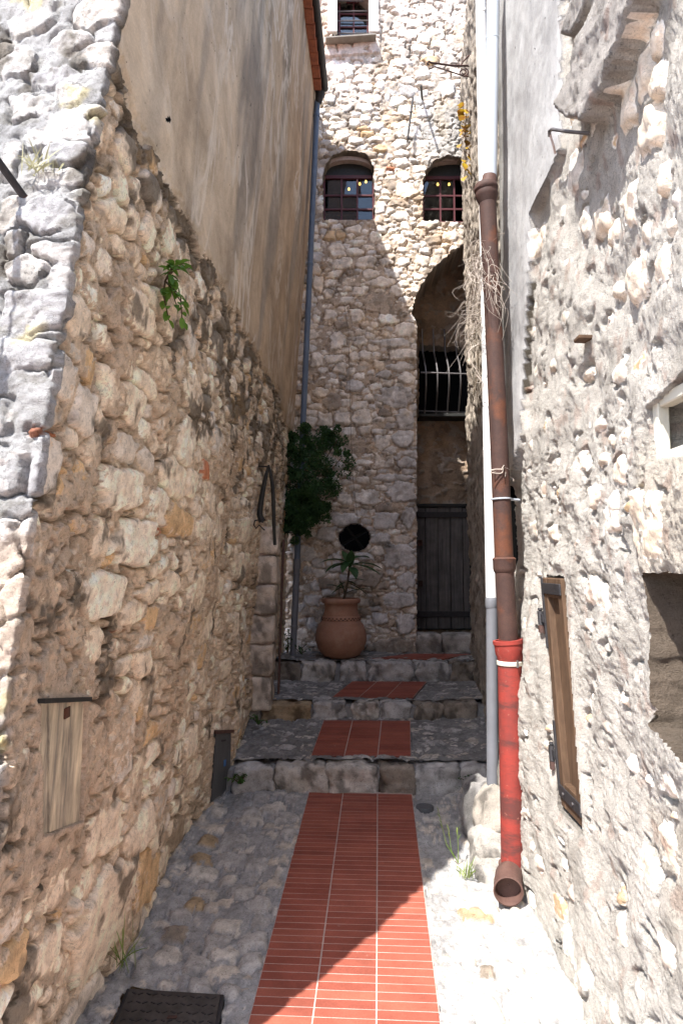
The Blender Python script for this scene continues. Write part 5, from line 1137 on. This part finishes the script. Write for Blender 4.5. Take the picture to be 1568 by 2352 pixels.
for i in range(9):
    a = P(676 + R.uniform(-6, 8), 1195, 6.06); b = P(*[(690, 1030), (728, 1020), (775, 1010), (785, 1050), (700, 1080), (750, 1100), (740, 1150), (690, 1120), (710, 1170)][i], 6.0); m_.tube([a, a.lerp(b, .5) + Vector((0, .02, .04)), b], [.007, .005, .003], 6)
m_.build('stem', M['stem'], BU_, True)

def sprig(name, label, cat, base, tips, mat, nl, L, w, seed, stem_mat='stem', group=None):
    r = np.random.RandomState(seed); t_ = thing(name, label, cat, base, group); m_ = MB(); ml = MB()
    for tp in tips:
        b, tp = Vector(base), Vector(tp); mid = b.lerp(tp, .5) + Vector((r.normal() * .01, -.015, .015)); m_.tube([b, mid, tp], [.0035, .0028, .0018], 5)
        for k in range(nl):
            f = .25 + .75 * k / max(1, nl - 1); p = b.lerp(mid, f * 2) if f < .5 else mid.lerp(tp, f * 2 - 1); d = (tp - b).normalized() * .5 + Vector(r.normal(size=3)) * .8 + Vector((.1, -.3, .0))
            v, f2 = leaf(p, d, L * r.uniform(.7, 1.2), w * r.uniform(.8, 1.2), .8, 4); ml.add(v, f2)
    m_.build('stem', M[stem_mat], t_, True); ml.build('foliage', M[mat], t_, True, fix=False); return t_
wp = lambda px, py, off=.03: wall_pt(px, py, off)
b_ = wp(348, 645, .045)
sprig('wall_plant', 'small green plant with pointed leaves sprouting high on the shaded rubble wall', 'plant', b_, [wp(335, 610, .09), wp(352, 605, .1), wp(372, 618, .08), wp(345, 700, .09), wp(352, 740, .10), wp(368, 700, .08), wp(340, 735, .07)], 'leaf_bright', 9, .040, .011, 3)
wd = [('wall_weed', 'low green weed at the foot of the stone jamb blocks', P(594, 1664, 4.75), 1), ('wall_weed', 'green weed growing at the left end of the lowest step', P(553, 1800, 4.05), 2), ('wall_weed', 'tiny green weed in the corner left of the terracotta jar', P(692, 1502, 5.9), 3), ('wall_weed', 'dark weed climbing the foot of the blue grey pipe', P(660, 1500, 5.85), 4), ('wall_weed', 'dark green weed at the right end of the lowest step', P(1076, 1805, 4.0), 5)]
for nm, lb, b, sd in wd:
    r = np.random.RandomState(sd); tl = .07 if sd != 4 else .16
    sprig(nm, lb, 'weed', b + Vector((0, -.01, 0)), [b + Vector((r.normal() * .04, -.03 + r.normal() * .02, tl * r.uniform(.5, 1.2))) for _ in range(7)], 'leaf' if sd < 3 else 'leaf_dark', 6, .026, .008, sd + 20, group='weeds along the walls and steps')
def grass(label, base, n, hgt, spread, seed, mat='grass'):
    r = np.random.RandomState(seed); t_ = thing('grass_tuft', label, 'grass', base); m_ = MB()
    for i in range(n):
        p = Vector(base) + Vector((r.normal() * spread * .35, r.normal() * spread * .3, -.004)); d = Vector((r.normal() * .5, r.normal() * .35, 1.0)).normalized(); L = hgt * r.uniform(.45, 1.1)
        v, f = leaf(p, d, L, .0022, r.uniform(.1, .9), 5, .1, up=(r.normal(), r.normal(), .1)); m_.add(v, f)
    m_.build('blades', M[mat], t_, True, fix=False); return t_
g1 = Vector((*hit_g(1068, 2020), 0)); g1.z = ground_z(g1.y) + .01
grass('tuft of dry grass in the sun beside the rock footing', g1, 34, .085, .05, 1)
g2 = Vector((*hit_g(1052, 1988), 0)); g2.z = ground_z(g2.y) + .01
t_ = thing('grass_stalk', 'tall green grass stalk with a bent seed head right of the tiles', 'grass', g2); m_ = MB()
for tip, mid in (((1006, 1862), (1025, 1940)), ((1050, 1905), (1052, 1950)), ((1030, 1905), (1036, 1955))):
    a, b = P(*mid, g2.y), P(*tip, g2.y); m_.tube([g2, a, b], [.0022, .002, .0012], 5)
    for k in range(4):
        q = a.lerp(b, .45 + .16 * k); v, f = leaf(q, (b - a).normalized() + Vector((R.normal() * .4, R.normal() * .3, 0)), .03, .003, .4, 4); m_.add(v, f)
m_.build('blades', M['grass'], t_, True, fix=False)
g3 = wall_pt(245, 2225, .05)
t3_ = grass('thin grass tuft at the base of the shaded rubble wall near the iron cover', g3, 20, .22, .05, 4)
gg = wall_pt(100, 405, 0) + Vector((0, -.04, 0)); t4_ = grass('dry pale tuft growing from the sunlit wall corner near the iron rod', gg, 44, .075, .06, 8, 'straw')
# yellow autumn creeper and dry roots on the corner strip
YV = thing('yellow_creeper', 'yellow and red leaved creeper hanging beside the arched window', 'creeper', P(1070, 405, 5.2)); m_ = MB(); r = np.random.RandomState(2)
m_.tube([P(1072, 245, 5.24), P(1068, 300, 5.22), P(1070, 360, 5.22), P(1066, 410, 5.22)], .004, 5)
m_.build('stem', M['stem'], YV); 
for y in list(np.linspace(243, 330, 24)) + list(np.linspace(335, 405, 10)):
    p = P(1067 + r.normal() * 6, y, 5.2 + r.normal() * .02); v, f = leaf(p, (r.normal() * .5, -.5, -.5 + r.normal() * .4), .075 * r.uniform(.6, 1.1), .03, .5, 4); MB().add(v, f).build('leaf', M['leaf_yellow'], YV, True, fix=False)
RT = thing('dry_roots', 'tangle of pale dry roots hanging over the rusty pipe', 'roots', P(1100, 640, 3.25)); m_ = MB(); r = np.random.RandomState(6)
def strand(a, b, sag, rad):
    a, b = Vector(a), Vector(b); pts = []
    k1, k2 = Vector(r.normal(size=3)) * .02, Vector(r.normal(size=3)) * .02
    for t in np.linspace(0, 1, 9): pts.append(a.lerp(b, t) + k1 * math.sin(t * 3.1) + k2 * math.sin(t * 6.3) + Vector((0, 0, sag * math.sin(t * math.pi))))
    m_.tube(pts, [rad * (1 - .75 * t) for t in np.linspace(0, 1, 9)], 4)
for i in range(46):
    strand(P(1095 + r.normal() * 14, 610 + r.normal() * 14, 3.12 + r.normal() * .07), P(1120 + r.normal() * 26, 655 + r.normal() * 55, 2.96 + r.normal() * .03), r.uniform(.01, .06), .0015)
for i in range(26):
    strand(P(1105, 620 + r.normal() * 18, 3.14), P(1068 + r.normal() * 20, 690 + r.normal() * 40, 3.3 + r.normal() * .1), r.uniform(-.01, .05), .0014)
for i in range(22):
    strand(P(1100 + r.normal() * 10, 720 + r.normal() * 14, 3.30), P(1052 + r.normal() * 18, 770 + r.normal() * 45, 3.35), r.uniform(0, .05), .0014)
for i in range(12):
    strand(P(1128 + r.normal() * 8, 640 + r.normal() * 10, 2.99), P(1150 + r.normal() * 6, 720 + r.normal() * 50, 3.0), .02, .0018)
for (a, b, sg) in [((1100, 790, 3.3), (1098, 910, 3.28), 0), ((1095, 720, 3.32), (1062, 840, 3.4), .0), ((1093, 860, 3.32), (1100, 880, 3.2), -.05), ((1126, 1085, 2.99), (1170, 1078, 3.02), .03), ((1150, 1078, 3.0), (1180, 1105, 3.05), .02), ((1155, 1075, 3.0), (1160, 1095, 3.0), 0)]: strand(P(*a), P(*b), sg, .003)
tag(m_.build('root_strands', M['dry'], RT, True, fix=False), kind='stuff')
ml = thing('root_mat', 'matted brown roots clinging to the corner between the white pipe and the recess', 'roots', P(1080, 700, 4.3)); m_ = MB()
for i in range(70):
    y = r.uniform(540, 900); Y = r.uniform(3.8, 5.2); xq = .86 + (Y - 3.42) / 2.78 * .305 - .035; p = P(1085, y, Y); p.x = xq + r.normal() * .01
    strand(p, p + Vector((r.normal() * .02, r.normal() * .10, -r.uniform(.1, .5))), .0, .0025)
tag(m_.build('root_strands', M['stem'], ml, True, fix=False), kind='stuff')

# ================================================================== ironwork and small things on the walls
SB = thing('sign_bracket', 'wrought iron scroll bracket reaching out from the corner below the upper window', 'bracket', P(1088, 150, 5.25)); Yk = 5.25
MB().tube([P(1096, 150, Yk), P(1040, 150, Yk), P(990, 143, Yk), P(984, 140, Yk), P(981, 145, Yk), P(985, 148, Yk)], .008, 6).build('arm', M['rust'], SB)
MB().tube([P(1092, 122, Yk), P(1075, 128, Yk), P(1062, 142, Yk), P(1058, 150, Yk)], .006, 6).build('brace', M['rust'], SB)
MB().tube([P(1064 + 11 * math.cos(a) * (1 - a / 14), 165 + 9 * math.sin(a) * (1 - a / 14), Yk) for a in np.linspace(-1.2, 9, 26)], .006, 6).build('scroll', M['rust'], SB)
MB().tube([P(1090, 165, Yk), P(1082, 172, Yk), P(1068, 175, Yk), P(1030, 162, Yk), P(998, 152, Yk), P(985, 158, Yk)], .006, 6).build('lower_scroll', M['rust'], SB)
def iron(name, label, cat, parts, loc):
    t_ = thing(name, label, cat, loc)
    for nm, pts, rad, mat in parts: MB().tube(pts, rad, 8).build(nm, M[mat], t_, True)
    return t_
iron('wall_rod', 'short square rod sticking out of the tower wall and casting a long shadow', 'iron rod', [('rod', [P(969, 229, 6.33), P(967, 197, 6.05)], .011, 'wood_dark')], P(969, 229, 6.3))
iron('shutter_stay', 'thin dark iron bar hanging on the tower wall between the arched windows', 'iron bar', [('bar', [P(948, 223, 6.20), P(943, 262, 6.21), P(936, 318, 6.23)], .009, 'iron'), ('cross_pin', [P(938, 256, 6.2), P(948, 256, 6.2)], .006, 'iron'), ('hook_end', [P(936, 315, 6.23), P(941, 318, 6.23)], .006, 'iron')], P(943, 262, 6.3))
wr = lambda px, py, off: Vector((float(XR(np.array(hit_right(px, py)[0]), np.array(hit_right(px, py)[1]))) - off, *hit_right(px, py)))
hb = wr(1362, 308, -.02); iron('wall_hook', 'bent metal hook sticking out beside the grey render', 'hook', [('hook', [hb, wr(1340, 301, .055), wr(1318, 296, .075), wr(1310, 300, .075), wr(1308, 312, .07)], .006, 'steel'), ('strap', [wr(1309, 308, .07), wr(1310, 335, .06), wr(1308, 352, .05)], .004, 'grout')], hb)
pg = wr(1352, 778, 0); t_ = thing('wooden_wedge', 'small dark wooden wedge driven into the sunlit wall', 'wedge', pg); MB().box((-.07, .0, .002), (0, .05, 0), (0, 0, .014), pg + Vector((.03, -.02, -.007)), .003).build('wedge', M['wood_brown'], t_)
t_ = thing('wall_peg', 'red brown peg above the long ledge stone', 'peg', wr(1478, 5, 0)); p_ = wr(1478, 12, .08); MB().tube([p_ + Vector((.12, 0, 0)), p_, p_ + Vector((-.01, 0, .12))], .010, 8).build('peg', M['rust'], t_)
# yoke hanging above the jamb blocks
YK = thing('hanging_yoke', 'dark pointed two legged wooden yoke hanging above the jamb blocks', 'yoke', P(617, 1150, 4.50)); Yy = 4.50
q_ = lambda l: [P(x, y, Yy) for x, y in l]
MB().tube(q_([(617, 1068), (610, 1095), (603, 1130), (598, 1160), (596, 1182), (602, 1198)]), [.006, .014, .017, .019, .020, .024], 8).build('leg', M['wood_dark'], YK, True)
MB().tube(q_([(617, 1068), (622, 1092), (626, 1118), (628, 1160), (629, 1205), (631, 1252)]), [.006, .012, .013, .013, .012, .011], 8).build('leg', M['wood_dark'], YK, True)
MB().tube(q_([(604, 1200), (594, 1194), (585, 1196), (583, 1206), (588, 1214), (595, 1206), (603, 1214), (608, 1218)]), .005, 6).build('ring', M['iron'], YK, True)
MB().tube([P(617, 1072, Yy), P(617, 1072, Yy) + Vector((-.12, .1, .02))], .006, 6).build('nail', M['iron'], YK)
# grey meter box set in the shaded wall
MX = thing('meter_box', 'dark grey metal box set low in the shaded rubble wall with a blue mark', 'meter box', P(500, 1840, 3.6))
cA, cB, cC, cD = [wall_pt(*q) + Vector((.008, 0, 0)) for q in ((487, 1682), (526, 1680), (523, 1815), (475, 1847))]
bk = Vector((-.10, .06, 0)); m_ = MB().add([cA, cB, cC, cD] + [c + bk for c in (cA, cB, cC, cD)], [(3, 2, 1, 0), (0, 1, 5, 4), (1, 2, 6, 5), (2, 3, 7, 6), (3, 0, 4, 7)]); m_.build('case', M['box_grey'], MX)
n_ = (cB - cA).cross(cD - cA).normalized(); n_ = n_ if n_.y < 0 else -n_
f_ = lambda s, t, o=.004: cA.lerp(cB, s).lerp(cD.lerp(cC, s), t) + n_ * o
def plate(nm, s0, s1, t0, t1, o, mat, par): 
    a = [f_(s0, t0, o), f_(s1, t0, o), f_(s1, t1, o), f_(s0, t1, o)]; b = [f_(s0, t0, o - .006), f_(s1, t0, o - .006), f_(s1, t1, o - .006), f_(s0, t1, o - .006)]
    return MB().add(a + b, [(0, 1, 2, 3), (0, 4, 5, 1), (1, 5, 6, 2), (2, 6, 7, 3), (3, 7, 4, 0)]).build(nm, mat, par)
dd = plate('door', .06, .94, .03, .97, .008, M['box_grey'], MX); plate('lock_slot', .38, .62, .12, .145, .010, M['iron'], dd)
plate('blue_mark', .56, .68, .44, .54, .0105, simple('blue_mark_paint', (.06, .17, .42), .6, bstr=0), dd); plate('top_lip', -.06, 1.06, -.03, .02, .014, M['rust_light'], MX)
# brown shutter in the sunny wall (it leans with the wall)
MB.xf = lambda v: Vector((v.x, v.y + shear * (v.z - (sz0 + sz1) / 2), v.z))
SH = thing('shutter', 'narrow brown panelled wooden shutter with black strap hinges in the sunlit wall', 'shutter', (float(XR(np.array(2.3), np.array(sz0))), (sy0 + sy1) / 2, sz0))
xs_ = float(XR(np.array((sy0 + sy1) / 2), np.array((sz0 + sz1) / 2))) + .004; W, H_ = sy1 - sy0 - .012, sz1 - sz0 - .02; y_ = sy0 + .006; z_ = sz0 + .01
MB().box((.03, 0, 0), (0, W, 0), (0, 0, H_), (xs_ + .012, y_, z_)).build('panel', M['wood_brown'], SH)
for nm, b_, o_ in (('stile', (.03, .05, H_), (0, 0, 0)), ('stile', (.03, .05, H_), (0, W - .05, 0)), ('rail', (.029, W - .1, .09), (.001, .05, 0)), ('rail', (.029, W - .1, .075), (.001, .05, H_ - .075))):
    MB().box((b_[0], 0, 0), (0, b_[1], 0), (0, 0, b_[2]), (xs_ - .012 + o_[0], y_ + o_[1], z_ + o_[2]), .004).build(nm, M['wood_brown'], SH)
for zq in (z_ + .035, z_ + H_ - .062): MB().box((.006, 0, 0), (0, W - .004, 0), (0, 0, .042), (xs_ - .0185, y_ + .002, zq), .002).build('strap', M['iron'], SH)
for zq, hl in ((z_ + H_ - .10 - .17, .27), (z_ + .05, .24)): MB().box((.008, 0, 0), (0, .014, 0), (0, 0, hl), (xs_ - .0195, y_ + W - .012, zq), .002).build('side_strap', M['iron'], SH)
for zq in (z_ + H_ * .775, z_ + H_ * .175):
    hp_ = Vector((xs_ - .022, sy1 + .022, zq)); hg = MB().tube([hp_, hp_ + Vector((0, 0, .052))], .0125, 14).build('hinge', M['iron'], SH, True); MB().tube([hp_ + Vector((0, 0, -.03)), hp_ + Vector((0, 0, -.002))], .0125, 14).build('hinge_pin', M['rust'], hg, True)
    MB().tube([hp_ + Vector((0, 0, .052)), hp_ + Vector((0, 0, .058)), hp_ + Vector((0, 0, .064))], [.006, .010, .009], 10).build('knob', M['iron'], hg, True); MB().bar(hp_ + Vector((0, 0, .026)), hp_ + Vector((.002, -.03, .026)), .010, .03).build('leaf_plate', M['iron'], hg)
for yq in (.3, .75):
    b_ = Vector((xs_ - .019, y_ + W * yq, z_ + .056)); MB().tube([b_, b_ + Vector((-.004, 0, 0))], .005, 8).build('stud', M['steel'], SH)
MB.xf = None
# cream frame of a small opening at the street end
CF = thing('cream_frame', 'cream painted square frame set in the sunlit rough wall', 'frame', wr(1523, 1072, .0))
ya, za = hit_right(1507, 918); yb_, zb_ = hit_right(1523, 1070); yn = 1.20; xf = float(XR(np.array(1.5), np.array((za + zb_) / 2))); y_far = (ya + yb_) / 2; 
xf -= .012
for nm, o_, b_ in (('stile', (0, y_far - .03, zb_), (.03, .03, za - zb_)), ('rail', (.001, yn, za - .03), (.034, y_far - .035 - yn, .03)), ('rail', (.001, yn, zb_), (.034, y_far - .035 - yn, .03)), ('stile', (0, yn - .035, zb_), (.035, .035, za - zb_))):
    MB().box((b_[0], 0, 0), (0, b_[1], 0), (0, 0, b_[2]), (xf + o_[0], o_[1], o_[2]), .003).build(nm, M['cream_paint'], CF)
# iron rod on the sunlit face and an unseen board added on it to shade the wall
RB = wall_pt(66, 470, 0) + Vector((0, .02, 0)); dr_ = Vector((-.62, -1, .95)); tip = RB + dr_ * .42
RD = iron('sign_rod', 'rusty iron rod slanting out of the sunlit wall at the left edge', 'iron rod', [('rod', [RB, RB + dr_ * .05, tip], .0105, 'iron'), ('rusty_root', [RB - dr_ * .02, RB + dr_ * .028], .0112, 'rust')], RB)
SG = thing('shade_board', 'unseen board added on the iron rod to shade the wall at the left edge', 'board', tip + Vector((0, 0, -.93))); MB().box((.23, .03, 0), (-.003, .02, 0), (0, 0, .58), tip + Vector((-.16, .02, -.93)), .004).build('board', M['wood_dark'], SG); MB().tube([tip, tip + Vector((0, .01, -.36))], .004, 6).build('hanger', M['iron'], SG)
# covers in the paving
MH = thing('manhole_cover', 'dark iron manhole cover in the shaded paving at the bottom edge', 'manhole cover', (mh[0][0], mh[0][1], ground_z(mh[0][1])))
pz = lambda q, o: Vector((q[0], q[1], ground_z(q[1]) + o)); m_ = MB(); A4 = [pz(q, .006) for q in mh]; B4 = [pz(q, -.04) for q in mh]
m_.add(A4 + B4, [(0, 1, 2, 3), (0, 4, 5, 1), (1, 5, 6, 2), (2, 6, 7, 3), (3, 7, 4, 0)]); m_.build('frame', M['iron'], MH)
cc = sum(A4, Vector()) / 4; I4 = [cc + (a - cc) * .93 + Vector((0, 0, .004)) for a in A4]; pl_ = MB().add(I4 + [v - Vector((0, 0, .02)) for v in I4], [(0, 1, 2, 3), (0, 4, 5, 1), (1, 5, 6, 2), (2, 6, 7, 3), (3, 7, 4, 0)]).build('plate', simple('manhole_iron', (.055, .048, .044), .6, .2, 26, .7, 1.5, .3), MH)
m_ = MB(); g_ = lambda s, t: I4[0].lerp(I4[1], s).lerp(I4[3].lerp(I4[2], s), t)
for i in range(12):
    for j in range(6):
        c_ = g_(.06 + i * .08, .08 + j * .16); s_ = (1 if (i + j) % 2 else -1); m_.box(Vector((.014, .009 * s_, 0)), Vector((-.003 * s_, .004, 0)), (0, 0, .0025), c_ - Vector((.007, .005 * s_, .0005)))
tag(m_.build('raised_lugs', M['iron'], pl_), kind='stuff')
hq = g_(.5, .52); MB().box((.03, 0, 0), (0, .012, 0), (0, 0, .005), hq, .001).build('lift_keyhole', M['rust'], pl_)
dq = hit_g(975, 1857); DC = thing('drain_cover', 'small round drain cover in the shaded paving right of the tiles', 'drain cover', (dq[0], dq[1], ground_z(dq[1]) + .006))
MB().lathe([(.001, .004), (.036, .004), (.038, .006), (.048, .006), (.050, .0), (.050, -.02)], DC.location, 24).build('lid', M['box_grey'], DC, True)
# loose wire down the tower wall
hw = thing('hanging_wire', 'thin dark wire running down the tower wall above the round opening', 'wire', P(822, 1200, 6.24)); MB().tube([P(x, y, 6.235) for x, y in ((790, 700), (800, 760), (803, 900), (806, 1000), (810, 1100), (822, 1200))], .0017, 5).build('wire', M['stem'], hw)
